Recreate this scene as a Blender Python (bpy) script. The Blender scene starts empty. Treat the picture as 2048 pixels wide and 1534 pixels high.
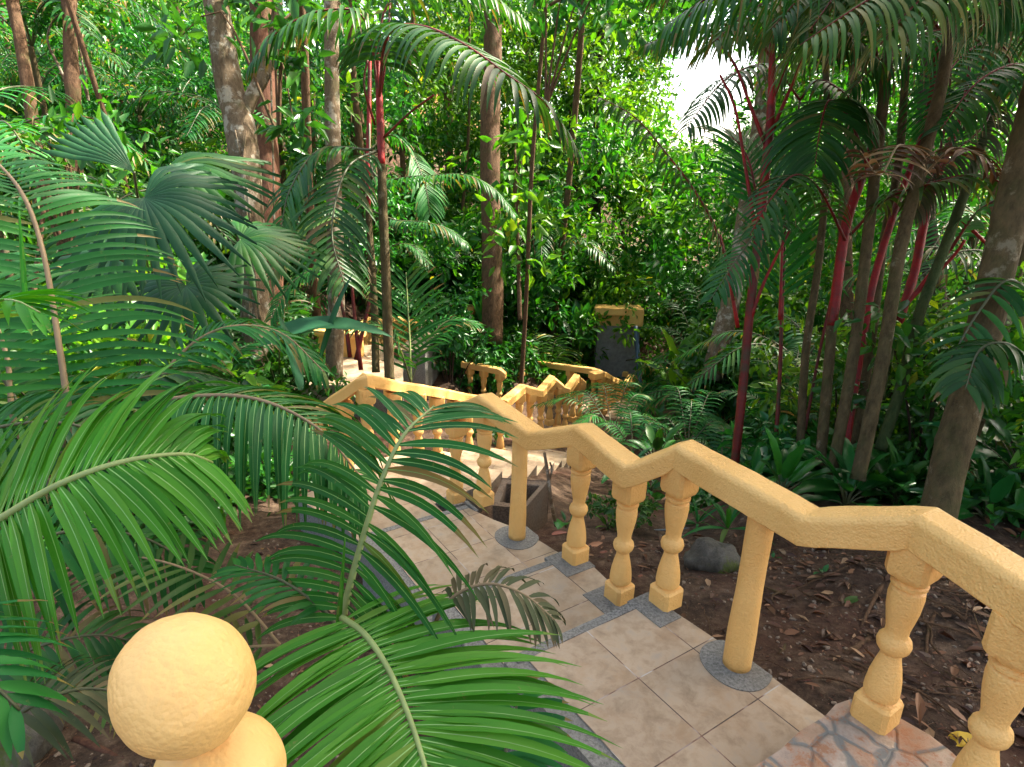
import bpy, bmesh, math, random
import numpy as np
from mathutils import Vector, Matrix, noise

SC = bpy.context.scene
COL = SC.collection
R = math.radians

# ------------------------------------------------------------------ camera
FPX = 1250.0                      # focal length in pixels of the 2048 px wide photograph
PITCH, ROLL, EYE = R(18.05), R(1.745), 1.933
cam_data = bpy.data.cameras.new("camera")
cam = bpy.data.objects.new("camera", cam_data)
COL.objects.link(cam)
cam_data.sensor_width = 36
cam_data.lens = FPX / 2048 * 36
cam_data.clip_start = 0.05
cam_data.clip_end = 600
cam.matrix_world = (Matrix.Translation((0, 0, EYE)) @ Matrix.Rotation(math.pi / 2 - PITCH, 4, 'X')
                    @ Matrix.Rotation(ROLL, 4, 'Z'))
SC.camera = cam
SC.render.resolution_x, SC.render.resolution_y = 1024, 767

# ------------------------------------------------------------------ light
SUN_EL, SUN_AZ = R(52), R(62)     # azimuth measured from +y towards +x
w = bpy.data.worlds.new("World")
SC.world = w
w.use_nodes = True
wn = w.node_tree.nodes
sky = wn.new('ShaderNodeTexSky')
sky.sky_type = 'NISHITA'
sky.sun_disc = False
sky.sun_elevation = SUN_EL
sky.sun_rotation = SUN_AZ
sky.air_density = .7
sky.dust_density = 4.0
sky.ozone_density = 0.6
wn['Background'].inputs[1].default_value = 0.15
tint = wn.new('ShaderNodeMix')
tint.data_type = 'RGBA'
tint.blend_type = 'MULTIPLY'
tint.inputs[0].default_value = 1.0
tint.inputs[7].default_value = (1.07, 1.0, .83, 1)
w.node_tree.links.new(sky.outputs[0], tint.inputs[6])
w.node_tree.links.new(tint.outputs[2], wn['Background'].inputs[0])
sun_d = bpy.data.lights.new("sun", 'SUN')
sun_d.energy = 4.0
sun_d.angle = R(1.0)
sun_d.color = (1.0, 0.93, 0.78)
sun = bpy.data.objects.new("sun", sun_d)
COL.objects.link(sun)
sv = Vector((math.sin(SUN_AZ) * math.cos(SUN_EL), math.cos(SUN_AZ) * math.cos(SUN_EL), math.sin(SUN_EL)))
sun.rotation_euler = sv.to_track_quat('Z', 'Y').to_euler()
SC.view_settings.view_transform = 'Standard'
SC.view_settings.look = 'None'
SC.view_settings.exposure = 2.55
SC.view_settings.gamma = 1
cy = SC.cycles
cy.max_bounces = 7
cy.diffuse_bounces = 4
cy.glossy_bounces = 2
cy.transmission_bounces = 4
cy.transparent_max_bounces = 4
cy.use_denoising = True
cy.sample_clamp_indirect = 6
cy.caustics_reflective = False
cy.caustics_refractive = False

# ------------------------------------------------------------------ picture geometry helpers
_c, _s = math.cos(PITCH), math.sin(PITCH)
_cr, _sr = math.cos(ROLL), math.sin(ROLL)
def ray(px, py):
    X, Y = px - 1024, py - 767
    a = _cr * X + _sr * Y
    b = -_sr * X + _cr * Y
    r, u = a / FPX, -b / FPX
    return Vector((r, _c + u * _s, -_s + u * _c))
def Q(px, py, d):                 # the point at depth d
    return Vector((0, 0, EYE)) + ray(px, py) * d
def G(px, py, z):                 # the point at height z
    d = ray(px, py)
    return Vector((0, 0, EYE)) + d * ((z - EYE) / d.z)
def proj(x, y, z):
    z = z - EYE
    d = y * _c - z * _s
    u = y * _s + z * _c
    X = x / d * FPX
    Y = -u / d * FPX
    return 1024 + _cr * X - _sr * Y, 767 + _sr * X + _cr * Y, d
TILE = 0.33
PH = R(33.8)
def UV(u, v, z=0.0):              # tile grid -> world
    return Vector((.557 + TILE * (u * math.cos(PH) - v * math.sin(PH)), 2.073 + TILE * (u * math.sin(PH) + v * math.cos(PH)), z))
def solveH(base, top, H):         # foot of an upright of height H seen from pixel base to pixel top
    lo, hi = -8.0, 1.5
    def h(z):
        B = G(*base, z)
        d = ray(*top)
        t = math.hypot(B.x, B.y) / math.hypot(d.x, d.y)
        return EYE + d.z * t - z
    for _ in range(50):
        m = (lo + hi) / 2
        if h(m) < H: hi = m
        else: lo = m
    return G(*base, lo)

# ------------------------------------------------------------------ materials
def NT(name):
    m = bpy.data.materials.new(name)
    m.use_nodes = True
    n = m.node_tree.nodes
    n.clear()
    out = n.new('ShaderNodeOutputMaterial')
    return m, n, m.node_tree.links, out
def ramp(n, l, src, stops):
    r = n.new('ShaderNodeValToRGB')
    e = r.color_ramp.elements
    while len(e) < len(stops): e.new(0.5)
    for k, (p, c) in enumerate(stops):
        e[k].position = p
        e[k].color = (*c, 1) if len(c) == 3 else c
    l.new(src, r.inputs[0])
    return r.outputs[0]
def noise_tex(n, l, scale, detail=4, rough=.6, vec=None, dist=0):
    t = n.new('ShaderNodeTexNoise')
    t.inputs['Scale'].default_value = scale
    t.inputs['Detail'].default_value = detail
    t.inputs['Roughness'].default_value = rough
    t.inputs['Distortion'].default_value = dist
    if vec is None:
        vec = n.new('ShaderNodeTexCoord').outputs['Object']
    l.new(vec, t.inputs['Vector'])
    return t.outputs['Fac']
def mixc(n, l, fac, a, b, mode='MIX'):
    m = n.new('ShaderNodeMix')
    m.data_type = 'RGBA'
    m.blend_type = mode
    for s, v in ((0, fac), (6, a), (7, b)):
        if hasattr(v, 'links'): l.new(v, m.inputs[s])
        elif s == 0: m.inputs[0].default_value = v
        else: m.inputs[s].default_value = (*v, 1)
    return m.outputs[2]
def bump(n, l, h, strength, dist=.01):
    b = n.new('ShaderNodeBump')
    b.inputs['Strength'].default_value = strength
    b.inputs['Distance'].default_value = dist
    l.new(h, b.inputs['Height'])
    return b.outputs[0]
def princ(n, l, out, color, rough=.6, normal=None, spec=.5):
    p = n.new('ShaderNodeBsdfPrincipled')
    if hasattr(color, 'links'): l.new(color, p.inputs['Base Color'])
    else: p.inputs['Base Color'].default_value = (*color, 1)
    if hasattr(rough, 'links'): l.new(rough, p.inputs['Roughness'])
    else: p.inputs['Roughness'].default_value = rough
    p.inputs['Specular IOR Level'].default_value = spec
    if normal is not None: l.new(normal, p.inputs['Normal'])
    l.new(p.outputs[0], out.inputs[0])
    return p

def yellow_paint(name, c0=(.82, .475, .155), c1=(.74, .40, .115), bs=48, bk=.8):
    m, n, l, out = NT(name)
    f = noise_tex(n, l, 3.5, 5, .6)
    col = ramp(n, l, f, [(.3, c1), (.6, c0)])
    g = noise_tex(n, l, bs, 5, .65)
    stain = ramp(n, l, noise_tex(n, l, 14, 6, .75), [(.62, (0, 0, 0)), (.76, (.32, .32, .32))])
    col = mixc(n, l, stain, col, (.47, .27, .09))
    dots = n.new('ShaderNodeTexVoronoi')
    dots.inputs['Scale'].default_value = 120
    l.new(n.new('ShaderNodeTexCoord').outputs['Object'], dots.inputs['Vector'])
    add = n.new('ShaderNodeMath')
    add.operation = 'MULTIPLY_ADD'
    l.new(dots.outputs['Distance'], add.inputs[0])
    add.inputs[1].default_value = -.35
    l.new(g, add.inputs[2])
    princ(n, l, out, col, .5, bump(n, l, add.outputs[0], bk, .008), .4)
    return m
M_YEL = yellow_paint('yellow_paint')
M_YEL_BALL = yellow_paint('pale_yellow_paint', (.82, .50, .175), (.76, .44, .14), 40, .42)

def concrete(name, a=(.10, .097, .09), b=(.27, .26, .24), scale=90):
    m, n, l, out = NT(name)
    f = noise_tex(n, l, scale, 3, .7)
    col = ramp(n, l, f, [(.35, a), (.62, b)])
    col = mixc(n, l, ramp(n, l, noise_tex(n, l, 3, 4), [(.35, (0, 0, 0)), (.7, (.6, .6, .6))]), col, (.16, .15, .13))
    princ(n, l, out, col, .9, bump(n, l, f, .5, .004), .2)
    return m
M_CON = concrete('rough_concrete')
M_CON_DARK = concrete('weathered_concrete', (.085, .055, .038), (.19, .135, .095), 60)

def tile_mat(name, ang, ox, oy):
    m, n, l, out = NT(name)
    tc = n.new('ShaderNodeTexCoord')
    mp = n.new('ShaderNodeMapping')
    mp.vector_type = 'TEXTURE'
    mp.inputs['Location'].default_value = (ox, oy, 0)
    mp.inputs['Rotation'].default_value = (0, 0, ang)
    mp.inputs['Scale'].default_value = (TILE, TILE, TILE)
    l.new(tc.outputs['Object'], mp.inputs[0])
    fr = n.new('ShaderNodeVectorMath'); fr.operation = 'FRACTION'; l.new(mp.outputs[0], fr.inputs[0])
    fl = n.new('ShaderNodeVectorMath'); fl.operation = 'FLOOR'; l.new(mp.outputs[0], fl.inputs[0])
    sep = n.new('ShaderNodeSeparateXYZ'); l.new(fr.outputs[0], sep.inputs[0])
    ds = []
    for k in (0, 1):
        a = n.new('ShaderNodeMath'); a.operation = 'SUBTRACT'; l.new(sep.outputs[k], a.inputs[0]); a.inputs[1].default_value = .5
        b = n.new('ShaderNodeMath'); b.operation = 'ABSOLUTE'; l.new(a.outputs[0], b.inputs[0])
        ds.append(b.outputs[0])
    mx = n.new('ShaderNodeMath'); mx.operation = 'MAXIMUM'; l.new(ds[0], mx.inputs[0]); l.new(ds[1], mx.inputs[1])
    gm = n.new('ShaderNodeMath'); gm.operation = 'GREATER_THAN'; l.new(mx.outputs[0], gm.inputs[0]); gm.inputs[1].default_value = .4925
    wnz = n.new('ShaderNodeTexWhiteNoise'); wnz.noise_dimensions = '3D'
    fl2 = n.new('ShaderNodeSeparateXYZ'); l.new(fl.outputs[0], fl2.inputs[0])
    cb = n.new('ShaderNodeCombineXYZ'); l.new(fl2.outputs[0], cb.inputs[0]); l.new(fl2.outputs[1], cb.inputs[1])
    l.new(cb.outputs[0], wnz.inputs['Vector'])
    # clouded stoneware look, shifted on every tile
    sh = n.new('ShaderNodeVectorMath'); sh.operation = 'MULTIPLY_ADD'
    l.new(wnz.outputs['Color'], sh.inputs[0]); sh.inputs[1].default_value = (7, 7, 7); l.new(tc.outputs['Object'], sh.inputs[2])
    f = noise_tex(n, l, 11, 7, .68, sh.outputs[0], .3)
    col = ramp(n, l, f, [(.28, (.30, .21, .135)), (.45, (.43, .31, .205)), (.55, (.51, .38, .26)), (.68, (.44, .355, .27))])
    f2 = noise_tex(n, l, 6, 6, .72, sh.outputs[0], .5)
    col = mixc(n, l, ramp(n, l, f2, [(.5, (0, 0, 0)), (.66, (.6, .6, .6))]), col, (.45, .29, .165))
    hs = n.new('ShaderNodeHueSaturation')
    mr = n.new('ShaderNodeMapRange'); l.new(wnz.outputs['Value'], mr.inputs[0]); mr.inputs[3].default_value = .66; mr.inputs[4].default_value = .90
    l.new(mr.outputs[0], hs.inputs['Value']); l.new(col, hs.inputs['Color'])
    dirt = ramp(n, l, noise_tex(n, l, 26, 6, .8), [(.60, (0, 0, 0)), (.75, (.5, .5, .5))])
    col = mixc(n, l, dirt, hs.outputs[0], (.20, .155, .12))
    jc = ramp(n, l, noise_tex(n, l, 6, 2), [(.42, (.05, .032, .025)), (.52, (.16, .08, .055)), (.62, (.42, .38, .35))])
    col = mixc(n, l, gm.outputs[0], col, jc)
    rr = n.new('ShaderNodeMapRange'); l.new(f2, rr.inputs[0]); rr.inputs[3].default_value = .35; rr.inputs[4].default_value = .6
    inv = n.new('ShaderNodeMath'); inv.operation = 'MULTIPLY_ADD'; l.new(gm.outputs[0], inv.inputs[0]); inv.inputs[1].default_value = -1.5; l.new(f, inv.inputs[2])
    princ(n, l, out, col, rr.outputs[0], bump(n, l, inv.outputs[0], .3, .003), .4)
    return m
M_TILE = tile_mat('beige_stoneware_tiles', PH, .557, 2.073)

def flag_mat():
    m, n, l, out = NT('flagstone_in_mortar')
    tc = n.new('ShaderNodeTexCoord')
    wob = n.new('ShaderNodeTexNoise'); wob.inputs['Scale'].default_value = 6; l.new(tc.outputs['Object'], wob.inputs['Vector'])
    ad = n.new('ShaderNodeVectorMath'); ad.operation = 'MULTIPLY_ADD'; l.new(wob.outputs['Color'], ad.inputs[0]); ad.inputs[1].default_value = (.09, .09, .09); l.new(tc.outputs['Object'], ad.inputs[2])
    v = n.new('ShaderNodeTexVoronoi'); v.feature = 'DISTANCE_TO_EDGE'; v.inputs['Scale'].default_value = 7.6; l.new(ad.outputs[0], v.inputs['Vector'])
    v2 = n.new('ShaderNodeTexVoronoi'); v2.inputs['Scale'].default_value = 7.6; l.new(ad.outputs[0], v2.inputs['Vector'])
    f = noise_tex(n, l, 22, 8, .75)
    base = ramp(n, l, f, [(.3, (.20, .12, .075)), (.48, (.42, .30, .21)), (.62, (.66, .56, .46))])
    bw = n.new('ShaderNodeSeparateColor'); l.new(v2.outputs['Color'], bw.inputs[0])
    hs = mixc(n, l, .5, base, ramp(n, l, bw.outputs[0], [(0, (.34, .16, .08)), (.3, (.46, .33, .22)), (.6, (.30, .25, .23)), (1, (.60, .50, .40))]))
    col = mixc(n, l, ramp(n, l, v.outputs['Distance'], [(.035, (0, 0, 0)), (.075, (1, 1, 1))]), (.20, .19, .17), hs)
    rust = ramp(n, l, noise_tex(n, l, 11, 7, .8), [(.48, (0, 0, 0)), (.60, (.85, .85, .85))])
    col = mixc(n, l, rust, col, (.33, .13, .05))
    h = n.new('ShaderNodeMath'); h.operation = 'MINIMUM'; l.new(v.outputs['Distance'], h.inputs[0]); h.inputs[1].default_value = .1
    h2 = n.new('ShaderNodeMath'); h2.operation = 'MULTIPLY_ADD'; l.new(f, h2.inputs[0]); h2.inputs[1].default_value = .12; l.new(h.outputs[0], h2.inputs[2])
    princ(n, l, out, col, .75, bump(n, l, h2.outputs[0], 1, .08), .3)
    return m
M_FLAG = flag_mat()

def soil_mat():
    m, n, l, out = NT('forest_soil')
    f = noise_tex(n, l, 9, 9, .78)
    col = ramp(n, l, f, [(.32, (.022, .015, .010)), (.5, (.085, .052, .034)), (.66, (.19, .128, .085))])
    v = n.new('ShaderNodeTexVoronoi'); v.inputs['Scale'].default_value = 70
    tc = n.new('ShaderNodeTexCoord'); l.new(tc.outputs['Object'], v.inputs['Vector'])
    sp = ramp(n, l, v.outputs['Distance'], [(.12, (1, 1, 1)), (.2, (0, 0, 0))])
    sel = ramp(n, l, noise_tex(n, l, 60, 2), [(.5, (0, 0, 0)), (.6, (1, 1, 1))])
    m1 = mixc(n, l, 1.0, sp, sel, 'MULTIPLY')
    col = mixc(n, l, m1, col, (.24, .20, .17))
    red = ramp(n, l, noise_tex(n, l, .9, 4), [(.45, (0, 0, 0)), (.62, (.45, .45, .45))])
    col = mixc(n, l, red, col, (.10, .036, .020))
    # bare orange earth of the far bank
    sx = n.new('ShaderNodeSeparateXYZ'); l.new(tc.outputs['Object'], sx.inputs[0])
    hr = n.new('ShaderNodeMapRange'); l.new(sx.outputs[2], hr.inputs[0]); hr.inputs[1].default_value = 3; hr.inputs[2].default_value = 7
    xr = n.new('ShaderNodeMapRange'); l.new(sx.outputs[0], xr.inputs[0]); xr.inputs[1].default_value = -4; xr.inputs[2].default_value = 3
    grn = mixc(n, l, noise_tex(n, l, 1.2, 6), (.02, .06, .015), (.05, .12, .02))
    col = mixc(n, l, hr.outputs[0], col, mixc(n, l, xr.outputs[0], mixc(n, l, ramp(n, l, noise_tex(n, l, .5, 5), [(.4, (0, 0, 0)), (.55, (1, 1, 1))]), (.32, .13, .055), (.04, .09, .02)), grn))
    princ(n, l, out, col, .9, bump(n, l, f, 1, .05), .2)
    return m
M_SOIL = soil_mat()

def leaf_mat(name, stops, rough=.4, trans=.35, tcol=None, vein=0.0, spec=.4):
    """stops: colour ramp over the per-leaf random value"""
    m, n, l, out = NT(name)
    at = n.new('ShaderNodeAttribute'); at.attribute_name = 'rnd'
    col = ramp(n, l, at.outputs['Fac'], stops)
    oi = n.new('ShaderNodeObjectInfo')
    hs = n.new('ShaderNodeHueSaturation')
    mr = n.new('ShaderNodeMapRange'); l.new(oi.outputs['Random'], mr.inputs[0]); mr.inputs[3].default_value = .82; mr.inputs[4].default_value = 1.15
    l.new(mr.outputs[0], hs.inputs['Value'])
    mr2 = n.new('ShaderNodeMapRange'); l.new(oi.outputs['Random'], mr2.inputs[0]); mr2.inputs[3].default_value = .49; mr2.inputs[4].default_value = .512
    l.new(mr2.outputs[0], hs.inputs['Hue'])
    l.new(col, hs.inputs['Color'])
    c = hs.outputs[0]
    sp = ramp(n, l, noise_tex(n, l, 30, 4, .8), [(.62, (0, 0, 0)), (.72, (.55, .55, .55))])
    c = mixc(n, l, sp, c, (.16, .15, .05))
    p = princ(n, l, out, c, rough, None, spec)
    t = n.new('ShaderNodeBsdfTranslucent')
    tc = mixc(n, l, 1.0, c, tcol or (1.4, 1.3, .35), 'MULTIPLY')
    l.new(tc, t.inputs[0])
    mx = n.new('ShaderNodeMixShader'); mx.inputs[0].default_value = trans
    l.new(p.outputs[0], mx.inputs[1]); l.new(t.outputs[0], mx.inputs[2]); l.new(mx.outputs[0], out.inputs[0])
    return m
L_BRIGHT = leaf_mat('bright_palm_leaf', [(0, (.030, .18, .012)), (.5, (.045, .25, .014)), (.93, (.08, .29, .02)), (1, (.15, .25, .04))], .5, spec=.22)
L_MID = leaf_mat('green_palm_leaf', [(0, (.012, .095, .018)), (.6, (.020, .145, .024)), (.93, (.035, .17, .025)), (1, (.20, .14, .05))], .48, spec=.22)
L_DARK = leaf_mat('dark_palm_leaf', [(0, (.012, .065, .014)), (.6, (.022, .105, .020)), (.92, (.045, .13, .022)), (1, (.14, .10, .04))], .42, spec=.25)
L_BLUE = leaf_mat('blue_green_fan_leaf', [(0, (.012, .068, .028)), (1, (.022, .105, .040))], .5, spec=.3)
L_DRY = leaf_mat('withered_palm_leaf', [(0, (.035, .05, .016)), (.6, (.055, .065, .022)), (1, (.12, .085, .04))], .7, .15)
L_BROWN = leaf_mat('dead_brown_leaf', [(0, (.045, .020, .012)), (.5, (.11, .045, .022)), (.88, (.22, .10, .045)), (1, (.34, .22, .12))], .6, .1, (1, .8, .5))
L_OLIVE = leaf_mat('olive_palm_leaf', [(0, (.028, .08, .012)), (.7, (.055, .12, .018)), (1, (.15, .13, .035))], .5, .25, spec=.25)
L_YEL = leaf_mat('yellow_fallen_leaf', [(0, (.55, .30, .02)), (1, (.62, .38, .04))], .5, .2)
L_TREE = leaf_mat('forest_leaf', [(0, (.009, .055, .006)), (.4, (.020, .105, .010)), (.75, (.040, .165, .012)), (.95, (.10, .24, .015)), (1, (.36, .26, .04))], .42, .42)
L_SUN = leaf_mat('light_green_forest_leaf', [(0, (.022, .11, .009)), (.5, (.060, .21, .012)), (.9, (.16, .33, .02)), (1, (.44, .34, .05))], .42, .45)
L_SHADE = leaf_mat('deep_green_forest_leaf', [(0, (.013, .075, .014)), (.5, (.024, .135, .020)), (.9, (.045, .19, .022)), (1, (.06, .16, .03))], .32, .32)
L_BROAD = leaf_mat('glossy_broad_leaf', [(0, (.010, .085, .022)), (.6, (.022, .15, .03)), (1, (.05, .22, .035))], .28, .3)

def bark(name, a, b, patch=None, scale=5, pa=.5):
    m, n, l, out = NT(name)
    tc = n.new('ShaderNodeTexCoord')
    mp = n.new('ShaderNodeMapping'); mp.inputs['Scale'].default_value = (1, 1, .35); l.new(tc.outputs['Object'], mp.inputs[0])
    f = noise_tex(n, l, scale * 4, 8, .75, mp.outputs[0])
    col = ramp(n, l, f, [(.35, a), (.65, b)])
    if patch:
        g = ramp(n, l, noise_tex(n, l, scale, 6, .7), [(pa, (0, 0, 0)), (pa + .06, (1, 1, 1))])
        col = mixc(n, l, g, col, patch)
    moss = ramp(n, l, noise_tex(n, l, 3, 5, .7), [(.52, (0, 0, 0)), (.66, (.55, .55, .55))])
    col = mixc(n, l, moss, col, (.06, .065, .02))
    princ(n, l, out, col, .85, bump(n, l, f, .9, .03), .2)
    return m
B_PALE = bark('pale_lichen_bark', (.09, .058, .034), (.20, .145, .09), (.31, .27, .21), 5, .52)
B_BROWN = bark('brown_bark', (.06, .032, .017), (.17, .095, .052), (.26, .24, .22), 7, .66)
B_DARK = bark('dark_bark', (.022, .015, .011), (.07, .045, .03))
B_RED = bark('reddish_bark', (.07, .03, .018), (.17, .075, .045))
B_PALM = bark('ringed_palm_stem', (.050, .036, .016), (.13, .095, .045), (.20, .17, .11), 5, .60)
B_GREEN = bark('green_palm_stem', (.03, .05, .015), (.07, .09, .03))
def plain(name, col, rough=.5, var=.25, scale=8, spec=.5):
    m, n, l, out = NT(name)
    f = noise_tex(n, l, scale, 5, .6)
    c = ramp(n, l, f, [(.3, tuple(x * (1 - var) for x in col)), (.7, tuple(min(1, x * (1 + var)) for x in col))])
    princ(n, l, out, c, rough, bump(n, l, f, .3, .01), spec)
    return m
def red_stem(name, a, b, c):
    m, n, l, out = NT(name)
    f = noise_tex(n, l, 4.5, 5, .7)
    col = ramp(n, l, f, [(.36, c), (.47, b), (.62, a)])
    g_ = noise_tex(n, l, 60, 4, .7)
    col = mixc(n, l, ramp(n, l, g_, [(.58, (0, 0, 0)), (.7, (.6, .6, .6))]), col, (.07, .03, .02))
    princ(n, l, out, col, .5, bump(n, l, g_, .5, .01), .3)
    return m
M_RED = red_stem('sealing_wax_red', (.29, .008, .008), (.19, .008, .008), (.08, .014, .010))
M_REDD = red_stem('dark_red_petiole', (.17, .012, .010), (.10, .010, .008), (.05, .03, .015))
M_RACH = plain('pale_rachis', (.22, .28, .09), .5)
M_MIDRIB = plain('leaflet_midrib', (.16, .34, .07), .45)
M_RACHT = plain('tan_rachis', (.22, .15, .075), .6)
M_RACHD = plain('dark_rachis', (.055, .06, .02), .5)
M_ROCK = bark('mossy_rock', (.05, .045, .035), (.13, .12, .10), (.09, .12, .02), 3, .56)
M_PIPE = plain('grey_plastic_pipe', (.12, .15, .17), .4, .1)
M_PIPEB = plain('slate_blue_pipe', (.055, .10, .17), .4, .2)
M_WALLG = concrete('grey_rendered_wall', (.15, .155, .165), (.24, .245, .26), 12)
M_TERRA = plain('dark_terracotta', (.20, .07, .04), .8, .35, 12)

# ------------------------------------------------------------------ object helpers
def tag(o, label=None, cat=None, group=None, kind=None):
    if label: o['label'] = label
    if cat: o['category'] = cat
    if group: o['group'] = group
    if kind: o['kind'] = kind
    return o
def thing(name, label, cat, loc=(0, 0, 0), group=None):
    o = bpy.data.objects.new(name, None)
    COL.objects.link(o)
    o.location = loc
    o.empty_display_size = .1
    return tag(o, label, cat, group)
class MB:
    def __init__(s): s.v = []; s.f = []; s.m = []; s.r = []
    def add(s, vs, fs, mi=0, rnd=None):
        o = len(s.v)
        s.v += [tuple(x) for x in vs]
        for f in fs:
            s.f.append(tuple(i + o for i in f)); s.m.append(mi); s.r.append(random.random() if rnd is None else rnd)
    def build(s, name, mats, parent=None, smooth=True, bevel=0, origin=None):
        me = bpy.data.meshes.new(name)
        vs = s.v
        org = Vector(origin) if origin is not None else Vector((0, 0, 0))
        if parent is not None and origin is None: org = parent.location if parent.parent is None else Vector((0, 0, 0))
        if parent is not None and parent.get('_org'): org = Vector(parent['_org'])
        vs = [(x - org.x, y - org.y, z - org.z) for x, y, z in vs]
        me.from_pydata(vs, [], s.f)
        for mt in (mats if isinstance(mats, (list, tuple)) else [mats]): me.materials.append(mt)
        me.polygons.foreach_set('material_index', s.m)
        if smooth: me.polygons.foreach_set('use_smooth', [True] * len(s.f))
        a = me.attributes.new('rnd', 'FLOAT', 'FACE')
        a.data.foreach_set('value', s.r)
        o = bpy.data.objects.new(name, me)
        COL.objects.link(o)
        if parent is not None: o.parent = parent
        elif origin is not None: o.location = org
        if bevel:
            b = o.modifiers.new('bevel', 'BEVEL'); b.width = bevel; b.segments = 3; b.limit_method = 'ANGLE'; b.angle_limit = R(35)
        return o
def catmull(P, n):
    P = [Vector(p) for p in P]
    if len(P) == 2: return [P[0].lerp(P[1], i / (n - 1)) for i in range(n)]
    E = [P[0] * 2 - P[1]] + P + [P[-1] * 2 - P[-2]]
    seg = [(P[i + 1] - P[i]).length for i in range(len(P) - 1)]
    tot = sum(seg)
    out = []
    for k in range(n):
        s = tot * k / (n - 1)
        i = 0
        while i < len(seg) - 1 and s > seg[i]: s -= seg[i]; i += 1
        t = min(1, s / seg[i])
        a, b, c, d = E[i:i + 4]
        out.append(.5 * ((2 * b) + (c - a) * t + (2 * a - 5 * b + 4 * c - d) * t * t + (3 * b - 3 * c + d - a) * t ** 3))
    return out
def tube(mb, P, rad, ns=10, mi=0, cap=True, wob=0, n=None, rings=0):
    """swept tube; rad is a number, (r0, r1) or a list along P"""
    m = n or max(2, len(P))
    C = catmull(P, m)
    if not isinstance(rad, (list, tuple)): rad = (rad, rad)
    vs, fs = [], []
    up = Vector((0, 0, 1))
    T0 = (C[1] - C[0]).normalized()
    if abs(T0.z) > .9: up = Vector((0, 1, 0))
    N = (up - T0 * up.dot(T0)).normalized()
    ph = random.random() * 9
    for k, c in enumerate(C):
        T = (C[min(k + 1, m - 1)] - C[max(k - 1, 0)]).normalized()
        N = (N - T * N.dot(T)).normalized()
        B = T.cross(N)
        x = k / (m - 1) * (len(rad) - 1)
        i = min(int(x), len(rad) - 2)
        r = rad[i] + (rad[i + 1] - rad[i]) * (x - i)
        if rings and k % rings == 0: r *= 1.07
        for j in range(ns):
            a = j / ns * math.tau
            rr = r * (1 + wob * noise.noise(Vector((math.cos(a) * 1.3 + ph, math.sin(a) * 1.3, k * .22))))
            vs.append(c + N * math.cos(a) * rr + B * math.sin(a) * rr)
    for k in range(m - 1):
        for j in range(ns):
            fs.append((k * ns + j, k * ns + (j + 1) % ns, (k + 1) * ns + (j + 1) % ns, (k + 1) * ns + j))
    if cap:
        fs.append(tuple(range(ns))[::-1]); fs.append(tuple((m - 1) * ns + j for j in range(ns)))
    mb.add(vs, fs, mi)
def prism(mb, poly, z0, z1, mi=0, side=None):
    n = len(poly)
    vs = [(p[0], p[1], z0) for p in poly] + [(p[0], p[1], z1) for p in poly]
    ar = sum(poly[i][0] * poly[(i + 1) % n][1] - poly[(i + 1) % n][0] * poly[i][1] for i in range(n))
    if ar < 0:
        vs = vs[:n][::-1] + vs[n:][::-1]
    mb.add(vs, [tuple(range(n, 2 * n))], mi)
    mb.add(vs, [tuple(range(n))[::-1]] + [(i, (i + 1) % n, n + (i + 1) % n, n + i) for i in range(n)], mi if side is None else side)
def box(mb, c, sx, sy, sz, ang=0, mi=0):
    ca, sa = math.cos(ang), math.sin(ang)
    poly = [(c[0] + x * ca - y * sa, c[1] + x * sa + y * ca) for x, y in ((-sx / 2, -sy / 2), (sx / 2, -sy / 2), (sx / 2, sy / 2), (-sx / 2, sy / 2))]
    prism(mb, poly, c[2], c[2] + sz, mi)

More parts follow.
